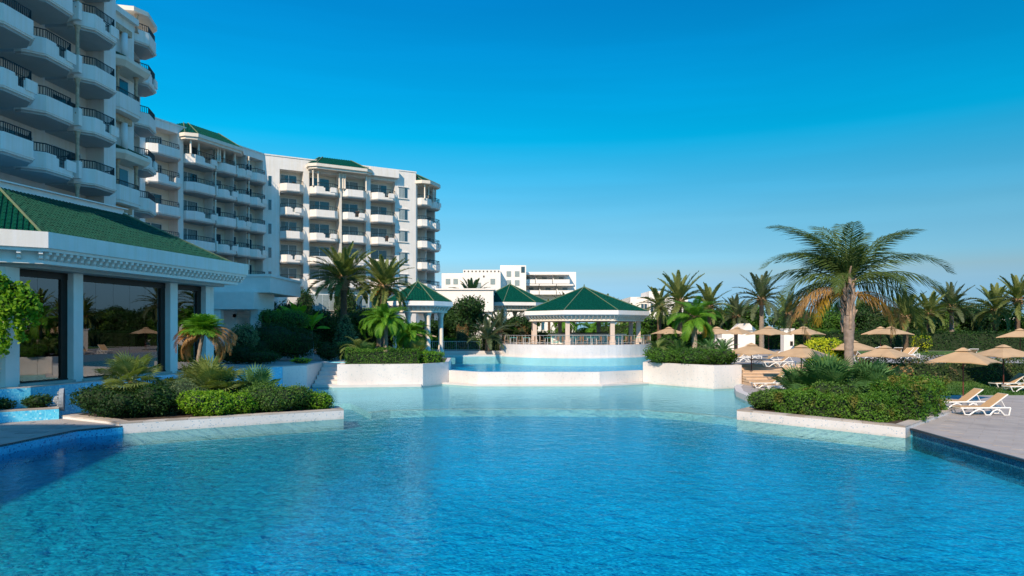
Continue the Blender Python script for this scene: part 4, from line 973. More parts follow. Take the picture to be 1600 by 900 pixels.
def hedge_pts(poly_pts, wd, z0, z1, dens, wave=.05):
    Ps, Ns = [], []
    for (x0, y0), (x1, y1) in zip(poly_pts[:-1], poly_pts[1:]):
        Ls = math.hypot(x1 - x0, y1 - y0); ux, uy = (x1 - x0) / Ls, (y1 - y0) / Ls; nx, ny = -uy, ux; h = z1 - z0
        for face, A in (('top', Ls * wd), ('l', Ls * h), ('r', Ls * h), ('e0', wd * h), ('e1', wd * h)):
            n = int(A * dens); a = rng.random(n); b = rng.random(n); j = -rng.random(n) ** 1.6 * .16
            s_ = a * Ls; w_ = (b - .5) * wd; zz = z0 + b * h
            bump = wave * (np.sin(s_ * 2.3 + x0) + np.sin(s_ * 5.1 + w_ * 4 + zz * 3) * .6)
            if face == 'top': S, W, Z, Nn = s_, w_, z1 + j + bump, (0, 0, 1)
            elif face == 'l': S, W, Z, Nn = s_, wd / 2 + j + bump, zz, (nx, ny, 0)
            elif face == 'r': S, W, Z, Nn = s_, -wd / 2 - j - bump, zz, (-nx, -ny, 0)
            elif face == 'e0': S, W, Z, Nn = -j * 1.0, (a - .5) * wd, zz, (-ux, -uy, 0)
            else: S, W, Z, Nn = Ls + j, (a - .5) * wd, zz, (ux, uy, 0)
            S = S + 0 * a; P = np.stack([x0 + ux * S + nx * W, y0 + uy * S + ny * W, Z + 0 * a], 1); Ps.append(P); Ns.append(np.tile(np.array(Nn, float), (n, 1)))
    return np.concatenate(Ps), np.concatenate(Ns)
def hedge(name, label, pts, wd, z0, z1, m, size=.05, dens=260, wave=.05, cat='hedge', group=None):
    root = thing(name, label, cat, (0, 0, 0), 0, group); P, N = hedge_pts(pts, wd, z0, z1, dens, wave)
    link('leaves', leaf_mesh('leaves', m, P, N, size), root)
    mb = MB()
    for (x0, y0), (x1, y1) in zip(pts[:-1], pts[1:]):
        Ls = math.hypot(x1 - x0, y1 - y0); M = Matrix.Translation((x0, y0, 0)) @ Matrix.Rotation(math.atan2(y1 - y0, x1 - x0), 4, 'Z')
        k_ = .16 + wave * .7; mb.box(k_ - .05, Ls - k_ + .05, -wd / 2 + k_, wd / 2 - k_, z0, z1 - k_, M)
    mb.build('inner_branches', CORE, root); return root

# ---- fronds
def frond_mesh(name, m, L, n, ll, lw, a0, droop, vang, hang, taper=.75, sweep=.6, seed=1, curl=.35, stub=.12):
    """pinnate leaf: rachis from the origin along +X, leaflets both sides; hang>0 lets leaflets droop"""
    r_ = np.random.default_rng(seed); pts = []; x = z = 0; N_ = 24
    for i in range(N_ + 1):
        t = i / N_; pts.append((x, 0, z)); a = a0 - droop * t ** 1.25; x += math.cos(a) * L / N_; z += math.sin(a) * L / N_
    pts = np.array(pts)
    def at_(t):
        f = t * N_; i = min(int(f), N_ - 1); p = pts[i] + (pts[i + 1] - pts[i]) * (f - i); d = pts[i + 1] - pts[i]; return p, d / np.linalg.norm(d)
    V, tint = [], []
    for i in range(n):
        t = stub + (1 - stub) * (i + .5) / n; p, d = at_(t); up = np.array([-d[2], 0, d[0]])
        prof = min(1, (t - stub) / .18 + .35) * (1 - taper * max(0, (t - .45) / .55) ** 1.6); l = ll * prof
        for sgn in (1, -1):
            va = vang + r_.normal(0, .10); side = np.array([0, sgn, 0]) * math.cos(va) + up * math.sin(va)
            dr = d * sweep + side * math.sqrt(max(.05, 1 - sweep ** 2)); dr = dr + r_.normal(0, .07, 3); dr /= np.linalg.norm(dr)
            g = np.array([0, 0, -1.0]); l2 = l * r_.uniform(.82, 1.1)
            p1 = p + dr * l2 * .5 + g * hang * l2 * .14; dr2 = dr + g * hang; dr2 /= np.linalg.norm(dr2); p2 = p1 + dr2 * l2 * .5
            wv = np.cross(dr, up + side * .01); wv = wv / (np.linalg.norm(wv) + 1e-6) * lw * .5
            tn = float(np.clip(r_.normal(.5, .2), 0, 1))
            V.append([p - wv * .5, p + wv * .5, p1 + wv, p1 - wv]); tint.append(tn); V.append([p1 - wv, p1 + wv, p2 + wv * .12, p2 - wv * .12]); tint.append(tn)
    for i in range(0, N_, 2):
        a, b = pts[i], pts[min(i + 2, N_)]; w0 = .035 * (1 - i / N_) + .008; w1 = .035 * (1 - (i + 2) / N_) + .006
        V.append([a + [0, w0, 0], a - [0, w0, 0], b - [0, w1, 0], b + [0, w1, 0]]); tint.append(1.0)
        V.append([a + [0, 0, w0], a - [0, 0, w0 * .6], b - [0, 0, w1 * .6], b + [0, 0, w1]]); tint.append(.8)
    return quads_object('frond', np.array(V), 4, m, np.array(tint))
def fan_mesh(m, L, Rr, n=22, seed=1, spread=R(150), cup=.25, lwf=1.0):
    r_ = np.random.default_rng(seed); V, tint = [], []
    c = np.array([L, 0, 0.0])
    V.append([[0, .02, 0], [0, -.02, 0], [L, -.012, 0], [L, .012, 0]]); tint.append(.9)
    for i in range(n):
        a = -spread + 2 * spread * (i + .5) / n; l = Rr * (1 - .22 * abs(a / spread) ** 2) * r_.uniform(.92, 1.06); da = spread / n * .80 * lwf
        def P(a_, rr, z): return c + np.array([math.cos(a_) * rr, math.sin(a_) * rr, z])
        zc = cup * .5
        m1 = .55 * l
        V.append([P(a, .02, 0), P(a - da, m1, zc * .3 + .01), P(a, m1 * 1.02, zc * .3 - .02), P(a + da, m1, zc * .3 + .01)]); tint.append(float(np.clip(r_.normal(.45, .15), 0, 1)))
        V.append([P(a - da, m1, zc * .3 + .01), P(a, l, zc * .2 - .10 * l), P(a + da, m1, zc * .3 + .01), P(a, m1 * 1.02, zc * .3 - .02)]); tint.append(float(np.clip(r_.normal(.55, .15), 0, 1)))
    return quads_object('fan_leaf', np.array(V), 4, m, np.array(tint))

def species(m, L, n, ll, lw, v, hang, sweep, seeds=(1, 2, 3), droops=(.7, 1.3, 1.9)):
    return [frond_mesh('frond', m, L * (1 - .04 * k), n, ll, lw, 0.0, d, v, hang, sweep=sweep, seed=s) for k, (s, d) in enumerate(zip(seeds, droops))]
DATE = species(L_PALM, 3.3, 46, .58, .085, .45, .15, .72, droops=(.45, .9, 1.3))
DATEG = species(mat_ := leafmat('silver_palm_leaf', (.06, .09, .045), (.15, .19, .10), .3), 3.2, 36, .58, .09, .4, .15, .72, droops=(.45, .9, 1.4))
QUEEN = species(L_QUEEN, 4.7, 70, 1.12, .045, .25, 2.3, .5, droops=(1.45, 1.9, 2.35))
QUEEND = species(L_GOLD, 3.6, 46, .85, .036, .1, 2.0, .5, droops=(1.6, 2.0, 2.3))
DRYF = species(L_DRY, 3.3, 46, .75, .045, .0, 2.6, .45, droops=(2.0, 2.2, 2.4))
LIME = species(L_LIME, 2.4, 84, .62, .042, .25, 1.5, .5, droops=(1.7, 2.2, 2.7))
CYC = species(L_FAN, 1.25, 30, .22, .03, .35, .1, .6, droops=(.7, 1.0, 1.3))
FAN = [fan_mesh(L_FAN, .75, .62, 24, s) for s in (1, 2, 3)]
FANO = [fan_mesh(L_OLIVE, .70, .60, 24, s) for s in (4, 5, 6)]

def palm_trunk(h, r0, r1, lean=(0, 0), rings=10, m=TRUNK, parent=None, husk=None):
    mb = MB(); n = 12; seg = rings; path = []; rads = []
    for i in range(seg + 1):
        t = i / seg; b = lean[0] * t * t, lean[1] * t * t
        for k, (dz, f) in enumerate(((0, 1.08), (.55 / seg, .95))):
            tt = min(1, t + dz); path.append((lean[0] * tt * tt, lean[1] * tt * tt, h * tt)); rads.append((r0 + (r1 - r0) * tt) * f * (1.25 if tt == 0 else 1))
            if tt >= 1: break
    mb.tube(path, rads, n); o = mb.build('trunk', m, parent, smooth=True); return o
def palm(label, x, y, z, h, fr, nf, size=1.0, trunk=(.22, .16), el=(80, -25), lean=(0, 0), m=TRUNK, rings=12, group='palm trees', name='palm_tree', dry=None, ndry=0, husk=None, seed=0, crown_ball=True):
    root = thing(name, label, 'palm', (x, y, z), rnd.uniform(0, 6), group); r_ = random.Random(seed + int(x * 7) + int(y * 3))
    palm_trunk(h, trunk[0], trunk[1], lean, rings, m, root); tip = (lean[0], lean[1], h)
    if husk:
        q = MB(); 
        q.lathe([(trunk[1] * .9, -husk * 1.3), (trunk[1] * 1.7, -husk * .8), (trunk[1] * 2.1, -husk * .1), (trunk[1] * 1.2, husk * .5), (.03, husk * .8)], 12, tip)
        for i in range(46):
            a = i * 2.4; zz = -husk * 1.25 + i * husk * 1.9 / 46; rr = trunk[1] * (1.3 + .5 * math.sin(math.pi * i / 46)); c_, s_ = math.cos(a), math.sin(a)
            p0 = Vector(tip) + Vector((c_ * rr, s_ * rr, zz)); q.tube([p0, p0 + Vector((c_ * .16, s_ * .16, .18))], [.07, .03], 4)
        q.build('husk', HUSK, root, kind=None)
    for i in range(nf):
        t = (i + .5) / nf; e = R(el[0] + (el[1] - el[0]) * t ** .85 + r_.uniform(-6, 6)); az = i * 2.39996 + r_.uniform(-.2, .2)
        k = 0 if t < .3 else (1 if t < .7 else 2); o = link('frond', fr[k], root, tip); 
        o.rotation_euler = (r_.uniform(-.25, .25), -e, az); s_ = size * r_.uniform(.88, 1.08) * (.85 + .15 * min(1, t * 4)); o.scale = (s_, s_, s_)
    for i in range(ndry):
        o = link('dead_frond', dry[i % 3], root, (tip[0], tip[1], h - .15)); o.rotation_euler = (r_.uniform(-.2, .2), -R(r_.uniform(-25, 35)), i * 2.4 + r_.uniform(-.4, .4) + .6); o.scale = (size * .9,) * 3
    return root
def fanpalm(label, x, y, z, h, leaves, n, size=1.0, lean=(0, 0), r=.09, group='low fan palms', low=-15):
    root = thing('fan_palm', label, 'fan palm', (x, y, z), rnd.uniform(0, 6), group)
    palm_trunk(h, r * 1.2, r, lean, 6, TRUNKD, root)
    for i in range(n):
        t = (i + .5) / n; e = R(82 + (low - 82) * t ** .8 + rnd.uniform(-8, 8)); o = link('fan_leaf', leaves[i % 3], root, (lean[0], lean[1], h)); o.rotation_euler = (rnd.uniform(-.5, .5), -e, i * 2.4); o.scale = (size * rnd.uniform(.85, 1.15),) * 3
    return root
def tree(label, x, y, z, h, rw, m, seed=1, dens=60, size=.11, trunk=.2, group='leafy garden trees', low=.35, name='broadleaf_tree', n=9):
    root = thing(name, label, 'tree', (x, y, z), 0, group); r_ = random.Random(seed)
    mb = MB(); mb.tube([(0, 0, 0), (.1, .05, h * .3), (0, 0, h * .55)], [trunk, trunk * .8, trunk * .4], 8)
    els = [(0, 0, h * (low + 1) / 2, rw * .7, rw * .7, h * (1 - low) / 2 * .95)]
    for i in range(n):
        a = 6.283 * i / n + r_.uniform(-.3, .3); k = r_.uniform(.4, .72); s_ = r_.uniform(.28, .46); zz = h * r_.uniform(low + .08, .88)
        c = (rw * k * math.cos(a), rw * k * math.sin(a), zz); els.append((*c, rw * s_, rw * s_, h * s_ * .42))
        mb.tube([(0, 0, h * .35), (c[0] * .6, c[1] * .6, (h * .35 + zz) / 2), c], [trunk * .45, trunk * .3, .03], 5)
    mb.build('trunk', TRUNKD, root)
    P, N = ell_points(els, dens, jit=.3); P = P + rng.normal(0, size * .7, P.shape); cr = link('crown', leaf_mesh('crown', m, P, N, size, .6), root); link('inner_branches', core_mesh(els, .72), cr); return root

# ================================================================== PLANTING
# left planter, front to back
bush('shrub', 'large dark shrub at the left end of the left planter', 'shrub', blob(-15.6, 26.9, .1, 1.5, 1.2, 1.1, 8, 1) + blob(-14.4, 27.2, .1, 1.3, 1.1, 1.2, 6, 2), L_DARK, .05, 330, .05, 'shrubs in the left planter')
bush('shrub', 'feathery yellow-green shrub beside the dark shrub in the left planter', 'shrub', blob(-13.6, 27.9, .1, 1.25, 1.0, 1.35, 7, 3) + blob(-13.2, 29.6, .1, 1.3, 1.0, 1.5, 7, 33), L_GREY, .055, 330, .05, 'shrubs in the left planter', .25)
bush('shrub', 'round bright green shrub in the middle of the left planter edge', 'shrub', blob(-12.15, 27.15, .1, 1.15, .8, .95, 8, 4) + blob(-11.2, 27.8, .1, .95, .8, .85, 6, 5), L_BRIGHT, .05, 360, .05, 'shrubs in the left planter')
bush('shrub', 'clipped mid green shrub with pale leaf tips in the left planter', 'shrub', blob(-10.2, 28.6, .1, 1.35, .95, 1.1, 9, 6) + blob(-9.3, 29.3, .1, 1.0, .8, 1.0, 6, 7), L_MID, .045, 380, .05, 'shrubs in the left planter')
bush('shrub', 'small low shrub at the pointed right end of the left planter', 'shrub', blob(-8.4, 29.45, .1, .75, .6, .75, 6, 8), L_BRIGHT, .045, 380, .05, 'shrubs in the left planter')
bush('shrub', 'shaded dark shrub at the back of the left planter', 'shrub', blob(-14.6, 30.3, .1, 1.6, 1.1, 1.3, 7, 9) + blob(-12, 31.2, .1, 1.4, .9, 1.1, 7, 10), L_DARK, .05, 220, .05, 'shrubs in the left planter')
bush('shrub', 'low dark shrub in the small blue walled planter by the lion spout', 'shrub', blob(-20.6, 26.6, .4, 1.2, .6, .55, 7, 11) + blob(-18.9, 27.2, .4, .6, .5, .5, 5, 12), L_DARK, .05, 260, .4)
fanpalm('fan palm with tilted crown growing from the dark shrub at left', -15.4, 27.2, .1, 1.35, FANO, 34, .98, (.2, 0), .09, low=-30)
fanpalm('olive fan palm in the left planter, left of the dying palm stem', -13.9, 30.2, .1, .75, FANO, 26, 1.1, low=5)
fanpalm('olive fan palm in the left planter, in front of the dying palm stem', -12.9, 29.3, .1, .75, FANO, 30, 1.2, low=0)
fanpalm('small low fan palm behind the clipped shrub of the left planter', -11.6, 31.0, .1, .45, FAN, 22, 1.0, low=0)
dp = palm('leaning palm with drooping brown dead fronds in front of the restaurant', -14.1, 30.4, .1, 3.3, [frond_mesh('frond', L_LIME, .85, 26, .42, .03, 0, d, .3, .7, sweep=.5, seed=s) for s, d in ((7, .6), (8, 1.0), (9, 1.5))], 40, 1.15, (.11, .08), (90, 25), (.35, 0), name='palm_tree')
dp.rotation_euler.z = 0
HANG1 = [frond_mesh('dead_frond', m_, 2.1, 90, .30, .03, 0, d, .0, 2.6, sweep=.3, seed=s, taper=.1) for s, d, m_ in ((17, 2.3, L_DRY), (18, 2.5, L_DRY), (19, 2.2, leafmat('rust_leaf', (.30, .10, .02), (.50, .24, .07), .25)))]
for i, (az, e, v) in enumerate(((186, 30, 2), (170, 12, 2), (204, 20, 2), (160, 0, 2), (192, -8, 2), (214, 5, 0), (178, 45, 2), (3, 40, 0), (-10, 28, 1), (14, 20, 0), (-3, 10, 1), (5, 50, 0), (-18, 0, 1), (10, -5, 0), (0, 34, 1))):
    o = link('dead_frond', HANG1[v], dp, (.35, 0, 3.2)); o.rotation_euler = (0, -R(e), R(az)); s_ = .74 if 90 < az < 270 else .80; o.scale = (s_, s_, s_)

# right planter
hp = [(10.7, 29.55), (13.85, 25.75), (17.6, 29.6)]
hedge('hedge', 'front hedge of the right planter along the pool, green with brown patches', [(11.3, 28.7), (14.0, 25.3)], 1.3, .08, 1.0, L_HEDGEB, .05, 480, .13, group='planter hedges')
hedge('hedge', 'dense dark green hedge on the sunbed side of the right planter', [(14.6, 25.9), (17.9, 29.7)], 1.7, .08, 1.42, L_HEDGEB, .055, 400, .13, group='planter hedges')
bush('shrub', 'yellowish shrub at the left tip of the right planter', 'shrub', blob(11.0, 29.4, .1, .85, .75, .85, 7, 21), L_MID, .05, 330, .05)
bush('shrub', 'yellow-green loose shrub just inside the front hedge of the right planter', 'shrub', blob(13.2, 27.9, .1, 1.0, .9, 1.2, 7, 22), L_MID, .05, 220, .05)
for i, (x, y, s, lab) in enumerate(((13.0, 31.0, 1.25, 'leftmost low fan palm of the right planter'), (13.7, 29.6, 1.7, 'wide fan palm right at the foot of the big queen palm'), (15.6, 29.9, 1.6, 'fan palm right of the big queen palm trunk'), (16.9, 31.2, 1.3, 'rearmost fan palm at the right of the right planter'), (14.6, 31.8, 1.3, 'fan palm behind the big queen palm trunk'))):
    fanpalm(lab, x, y, .1, .42 + .12 * (i % 2), FAN, 38, s * .82, low=-8)
big = thing('palm_tree', 'tall queen palm with long arching fronds above the right planter', 'palm', (14.75, 30.0, .1), 0, 'palm trees')
mb = MB(); pth = []; rds = []
for i in range(46):
    t = i / 45; zz = 5.0 * t; ring = (i % 3 == 0); pth.append((.05 * math.sin(t * 3), 0, zz)); r_ = .19 if t < .55 else .19 + .045 * math.sin(math.pi * (t - .55) / .45) - .05 * max(0, t - .8) / .2
    rds.append(r_ * (1.05 if ring else .97))
mb.tube(pth, rds, 14); mb.build('trunk', mat('queen_palm_bark', (.27, .215, .185), .9, .3, 5, .9, 14), big, smooth=True)
SHEATH = mat('leaf_sheath', (.34, .25, .19), .9, .35, 6, .8, 18)
for i in range(16):                                               # old leaf bases clasping the top of the trunk
    a = i * 2.4; z0 = 3.0 + 2.0 * i / 16; c_, s_ = math.cos(a), math.sin(a); k = MB()
    k.tube([(c_ * .17, s_ * .17, z0 + .2), (c_ * .24, s_ * .24, z0 + .6), (c_ * .22, s_ * .22, z0 + 1.0), (c_ * .42, s_ * .42, z0 + 1.3 + .1 * (i % 3))], [.09, .08, .05, .03], 6); k.build('leaf_base', SHEATH, big)
for i, (az, e, k_, s_) in enumerate(((75, 84, 0, .92), (105, 78, 0, .9), (172, 66, 0, 1.0), (8, 62, 0, 1.0), (188, 50, 1, 1.0), (-12, 46, 1, 1.08), (135, 60, 1, .9), (48, 58, 1, .9), (96, 50, 1, .9), (214, 62, 0, .85), (322, 64, 0, .85), (155, 34, 1, 1.0), (25, 30, 1, 1.0), (262, 74, 0, .8), (195, 30, 2, .95), (-20, 26, 1, 1.05), (165, 14, 2, .9), (65, 30, 2, .9), (115, 25, 2, .9), (235, 40, 2, .65), (303, 42, 2, .65), (12, 12, 1, .95), (180, 58, 1, .8), (0, 62, 1, .8), (88, 68, 2, .8), (120, 70, 1, .8), (60, 72, 1, .8), (270, 84, 1, .62), (150, 74, 0, .8), (30, 76, 0, .8))):
    o = link('frond', QUEEN[k_], big, (0, 0, 5.25)); o.rotation_euler = (rnd.uniform(-.25, .25), -R(min(88, e + 9)), R(az)); o.scale = (s_,) * 3
for i, (az, e, s_) in enumerate(((186, 22, .85), (200, 10, .8), (172, 4, .8), (-8, 2, .7))):
    o = link('dead_frond', QUEEND[i % 3], big, (0, 0, 5.05)); o.rotation_euler = (rnd.uniform(-.3, .3), -R(e), R(az)); o.scale = (s_,) * 3
for i, (az, e, s_) in enumerate(((196, 30, 1.0), (178, 18, 1.1), (163, 8, 1.05), (6, 20, 1.05), (-8, 10, 1.0))):
    o = link('dead_frond', DRYF[i % 3], big, (0, 0, 4.9)); o.rotation_euler = (rnd.uniform(-.3, .3), -R(e), R(az)); o.scale = (s_,) * 3

# raised beds by the upper pool
hedge('hedge', 'clipped hedge on the left raised bed beside the white steps', [(-11.2, 46.0), (-6.3, 46.55)], 1.1, ZT, 2.25, L_HEDGE, .06, 200, .07, group='raised bed hedges')
hedge('hedge', 'low hedge at the corner of the left raised bed near the ledge', [(-6.3, 46.8), (-5.1, 48.4)], 1.0, ZT, 2.0, L_BRIGHT, .06, 200, .06, group='raised bed hedges')
bush('hedge', 'rounded clipped hedge filling the front of the right raised bed', 'hedge', blob(10.6, 47.6, ZT, 1.5, 1.1, 1.0, 7, 31) + blob(12.4, 46.2, ZT, 1.6, 1.1, 1.05, 7, 32) + blob(14.0, 45.6, ZT, 1.1, .9, 1.0, 6, 34), L_HEDGE, .06, 210, ZT, 'raised bed hedges')
palm('left one of two short palms with bright drooping crowns on the left raised bed', GX(592, 50), 50, ZT, 2.7, LIME, 30, .80, (.2, .16), (85, 15), group='bright green palms')
palm('right one of two short palms with bright drooping crowns on the left raised bed', GX(603, 47.4), 47.4, ZT, 2.9, LIME, 30, .85, (.17, .13), (88, 10), group='bright green palms')
palm('short palm with bright green crown behind the right hand crown of the pair', GX(642, 54), 54, ZT, 1.9, LIME, 26, .85, (.2, .16), (85, 10), group='bright green palms')
palm('small yellowing arching palm left of the bright pair', GX(562, 49), 49, ZT, .8, [frond_mesh('frond', L_OLIVE, 1.9, 50, .5, .04, 0, d, .2, 1.2, sweep=.5, seed=40 + s) for s, d in ((1, 1.4), (2, 1.9), (3, 2.2))], 14, .9, (.14, .1), (85, 25), group='bright green palms')
for i, (px, Y, s, lab) in enumerate(((650, 48.5, .95, 'fan palm behind the hedge on the left raised bed'), (575, 48.2, .85, 'fan palm at the foot of the bright palms on the left raised bed'), (1255, 34, .9, 'fan palm beside the foot of the sandy steps'))):
    if i < 2: fanpalm(lab, GX(px, Y), Y, ZT, .5, FANO if i == 0 else FAN, 26, s, low=0)
bush('shrub', 'loose green shrub between the bright palms and the ledge', 'shrub', blob(GX(615, 49), 49, ZT, 1.6, 1.0, .95, 7, 41), L_MID, .06, 150, ZT)
palm('queen palm with pale trunk standing on the right raised bed', GX(1085, 50), 50, ZT, 3.1, [frond_mesh('frond', L_LIME, 3.0, 70, .75, .05, 0, d, .2, 1.1, sweep=.55, seed=50 + s) for s, d in ((1, 1.3), (2, 1.8), (3, 2.4))], 20, .85, (.24, .18), (86, -5), m=mat('pale_palm_trunk', (.42, .36, .30), .9, .2, 5, .6, 14), dry=[frond_mesh('dead_frond', L_GOLD, 2.6, 50, .6, .035, 0, 2.4, 0, 1.3, sweep=.5, seed=60)] * 3, ndry=3, husk=.35)
palm('small brown-tipped palm leaning left on the right raised bed', GX(1035, 49), 49, ZT, .9, [frond_mesh('frond', L_OLIVE, 1.5, 40, .4, .04, 0, d, .2, .9, sweep=.5, seed=70 + s) for s, d in ((1, 1.1), (2, 1.5), (3, 2.0))], 16, .9, (.16, .12), (85, 0), (-.4, 0), m=TRUNKD, group='bright green palms')
for i, (px, Y, lab) in enumerate(((1108, 48.0, 'cycad with dark arching leaves on the right raised bed'), (1130, 50, 'bluish spiky cycad near the right end of the raised bed'), (1060, 50, 'leafy cycad beside the leaning palm on the raised bed'))):
    palm(lab, GX(px, Y), Y, ZT, .7, CYC, 26, 1.15, (.16, .14), (80, -5), m=TRUNKD, name='cycad', group='cycads')
bush('shrub', 'dark green shrub among the palms of the right raised bed', 'shrub', blob(GX(1075, 51), 51, ZT, 2.3, 1.3, 2.0, 8, 44), L_HEDGE, .07, 120, ZT)
bush('shrub', 'light green low shrub in front of the pale palm trunk', 'shrub', blob(GX(1100, 47), 47, ZT, .9, .6, 1.2, 6, 45), L_GREY, .06, 160, ZT)

# two date palms before the sunlit wing, with dry husks
palm('tall date palm left of the green roofed pavilion in front of the hotel', GX(537, 62), 62, ZT, 6.9, DATE, 46, 1.15, (.32, .26), (88, -8), m=TRUNKD, rings=18, group='date palms', husk=.8)
pr = palm('date palm with orange fruit clusters beside the pavilion roof', GX(600, 60), 60, ZT, 6.1, DATE, 50, 1.0, (.34, .28), (88, -18), m=TRUNKD, rings=16, group='date palms', husk=.8)
for i in range(9):
    a = i * .9; k = MB(); k.tube([(0, 0, 0), (.5 * math.cos(a), .5 * math.sin(a), .05), (.75 * math.cos(a), .75 * math.sin(a), -.35)], [.02, .02, .015], 4)
    for j in range(22): k.lathe([(.001, -.06), (.055, 0), (.001, .06)], 5, (.75 * math.cos(a) + rnd.uniform(-.16, .16), .75 * math.sin(a) + rnd.uniform(-.16, .16), -.4 + rnd.uniform(-.28, .15)))
    o = k.build('fruit_cluster', FRUIT, pr); o.location = (0, 0, 6.0)
# background date palms (px, Y, trunk height above terrace, crown scale)
for px, Y, h, s, lab, fr in (
    (1062, 72, 5.3, 1.15, 'tallest date palm behind the right raised bed', DATE), (1030, 84, 5.2, .95, 'date palm left behind the tallest one with a thin trunk', DATE), (1108, 78, 5.0, 1.0, 'date palm right behind the tallest one near the bar', DATE),
    (1150, 84, 4.0, 1.0, 'greyish date palm between the cabin and the tall palms', DATEG), (1190, 74, 5.6, 1.15, 'silvery date palm behind the parasols left of the big queen palm', DATEG), (1232, 80, 4.2, 1.0, 'hazy date palm behind the left fronds of the big queen palm', DATEG),
    (1415, 70, 3.6, 1.0, 'drooping date palm right behind the big queen palm', DATE), (1452, 78, 4.2, .95, 'date palm left of the pale trunked palm at the right', DATE), (1487, 80, 5.0, 1.05, 'date palm with pale trunk standing alone against the sky at right', DATEG), (1556, 84, 4.8, 1.15, 'date palm second from the right edge above the dark tree', DATE), (1590, 78, 5.7, 1.1, 'date palm at the right edge with orange base', DATE),
    (947, 118, 5.6, 1.05, 'small distant date palm just right of the bar roof apex', DATE), (976, 118, 4.4, 1.15, 'distant date palm right of the bar roof', DATE), (858, 125, 5.0, 1.1, 'distant date palm left of the bar roof apex', DATE), (886, 122, 6.0, 1.2, 'distant date palm before the balconies of the far hotel', DATEG),
    (826, 104, 5.4, .8, 'small distant palm right of the farther pavilion roof', DATE), (737, 104, 7.0, 1.2, 'dark palm tuft rising behind the white annex roof', DATE), (780, 84, 2.2, 1.0, 'low spreading date palm in front of the farther pavilion', DATEG), (1340, 88, 3.6, 1.0, 'date palm seen under the big queen palm crown', DATE), (1290, 90, 3.6, 1.0, 'date palm behind the yellow bush', DATEG)):
    palm(lab, GX(px, Y), Y, ZT, h, fr, 34, s, (.28, .22), (88, -20), m=TRUNKD if fr is DATE else TRUNK, rings=9, group='background date palms', husk=.5)
palm('low yellow-green date palm before the white annex', GX(762, 76), 76, ZT, 1.3, DATEG, 30, .95, (.3, .25), (85, 5), m=TRUNKD, rings=6, group='background date palms')
palm('palm with orange trunk seen through the bar pavilion', GX(884, 92), 92, ZT, 3.4, LIME, 22, 1.2, (.35, .3), (80, -20), m=HUSK, rings=8, group='bright green palms')
palm('bright palm seen through the middle of the bar pavilion', GX(925, 96), 96, ZT, 2.2, LIME, 24, 1.5, (.35, .3), (80, -10), m=TRUNKD, rings=8, group='bright green palms')

# hedges and trees at the back
hedge('hedge', 'loose flowering hedge with bare twigs behind the lower sun loungers', [(21.6, 43.2), (60, 43.2)], 1.5, 0.0, 1.72, L_TWIG, .07, 130, .24, group='boundary hedges')
hedge('hedge', 'long dark hedge behind the upper lawn at right', [(GX(1290, 78), 78), (72, 76)], 2.0, ZT, 3.35, L_DARK, .10, 55, .12, group='boundary hedges')
hedge('hedge', 'dark hedge behind the white cabin and parasols', [(GX(1120, 84), 84), (GX(1300, 84), 83)], 2.0, ZT, 3.6, L_HEDGE, .10, 55, .12, group='boundary hedges')
hedge('hedge', 'bright green hedge behind the bar pavilion at its right', [(GX(935, 93), 93), (GX(1050, 93), 92)], 1.6, ZT, 4.3, L_HEDGE, .10, 60, .1, group='boundary hedges')
hedge('hedge', 'low green hedge seen through the left bays of the bar', [(GX(838, 91), 91), (GX(880, 91), 91)], 1.4, ZT, 3.4, L_HEDGE, .09, 60, .05, group='boundary hedges')
hedge('hedge', 'box shaped yellow-green hedge left of the bar terrace', [(GX(752, 77), 77.5), (GX(779, 77), 77.5)], 1.2, ZT, 2.9, L_OLIVE, .07, 130, .03, group='boundary hedges')
hedge('hedge', 'low hedge behind the pool railing under the pavilion', [(GX(645, 80), 80), (GX(752, 80), 80)], 1.2, ZT, 2.6, L_BRIGHT, .08, 90, .08, group='boundary hedges')
hedge('hedge', 'trimmed yellow-green hedge left of the bright palms', [(GX(528, 54), 54), (GX(566, 54), 54)], 1.1, ZT, 2.55, L_OLIVE, .06, 170, .03, group='boundary hedges')
bush('shrub', 'round dark clipped bush beside the information pillar', 'shrub', blob(GX(513, 52), 52, ZT, .95, .8, 1.25, 7, 50), L_DARK, .06, 160, ZT)
bush('conifer', 'small pyramid shaped grey-green conifer behind the trimmed hedge', 'conifer', [(GX(540, 58), 58, ZT + 1.2, 1.0, 1.0, 1.3), (GX(540, 58), 58, ZT + 2.0, .7, .7, 1.1), (GX(540, 58), 58, ZT + 2.8, .4, .4, .8)], L_GREY, .08, 120, ZT)
bush('shrub', 'large round yellow-green bush left of the big palm trunk', 'shrub', blob(GX(1289, 48), 48, ZT - .5, 1.45, 1.2, 2.1, 9, 51), L_YELLOW, .075, 170, ZT - .5)
bush('shrub', 'pale feathery bush before the dark hedge at right', 'shrub', blob(GX(1440, 70), 70, ZT, 1.0, .8, 1.7, 6, 52), L_YELLOW, .07, 60, ZT)
bush('pampas_grass', 'tawny plumes of ornamental grass behind the pool railing', 'grass clump', [(GX(722, 79), 79, 2.6, .7, .5, 1.3), (GX(716, 79), 79, 3.0, .25, .25, 1.1), (GX(728, 79), 79, 3.1, .25, .25, 1.1)], L_DRY, .08, 130, ZT, None, .2)
bush('pampas_grass', 'dry straw grass clump at the left column of the bar', 'grass clump', [(GX(816, 86), 86, 2.8, .8, .5, 1.4), (GX(808, 86), 86, 3.4, .3, .3, 1.2)], L_DRY, .08, 110, ZT, None, .2)
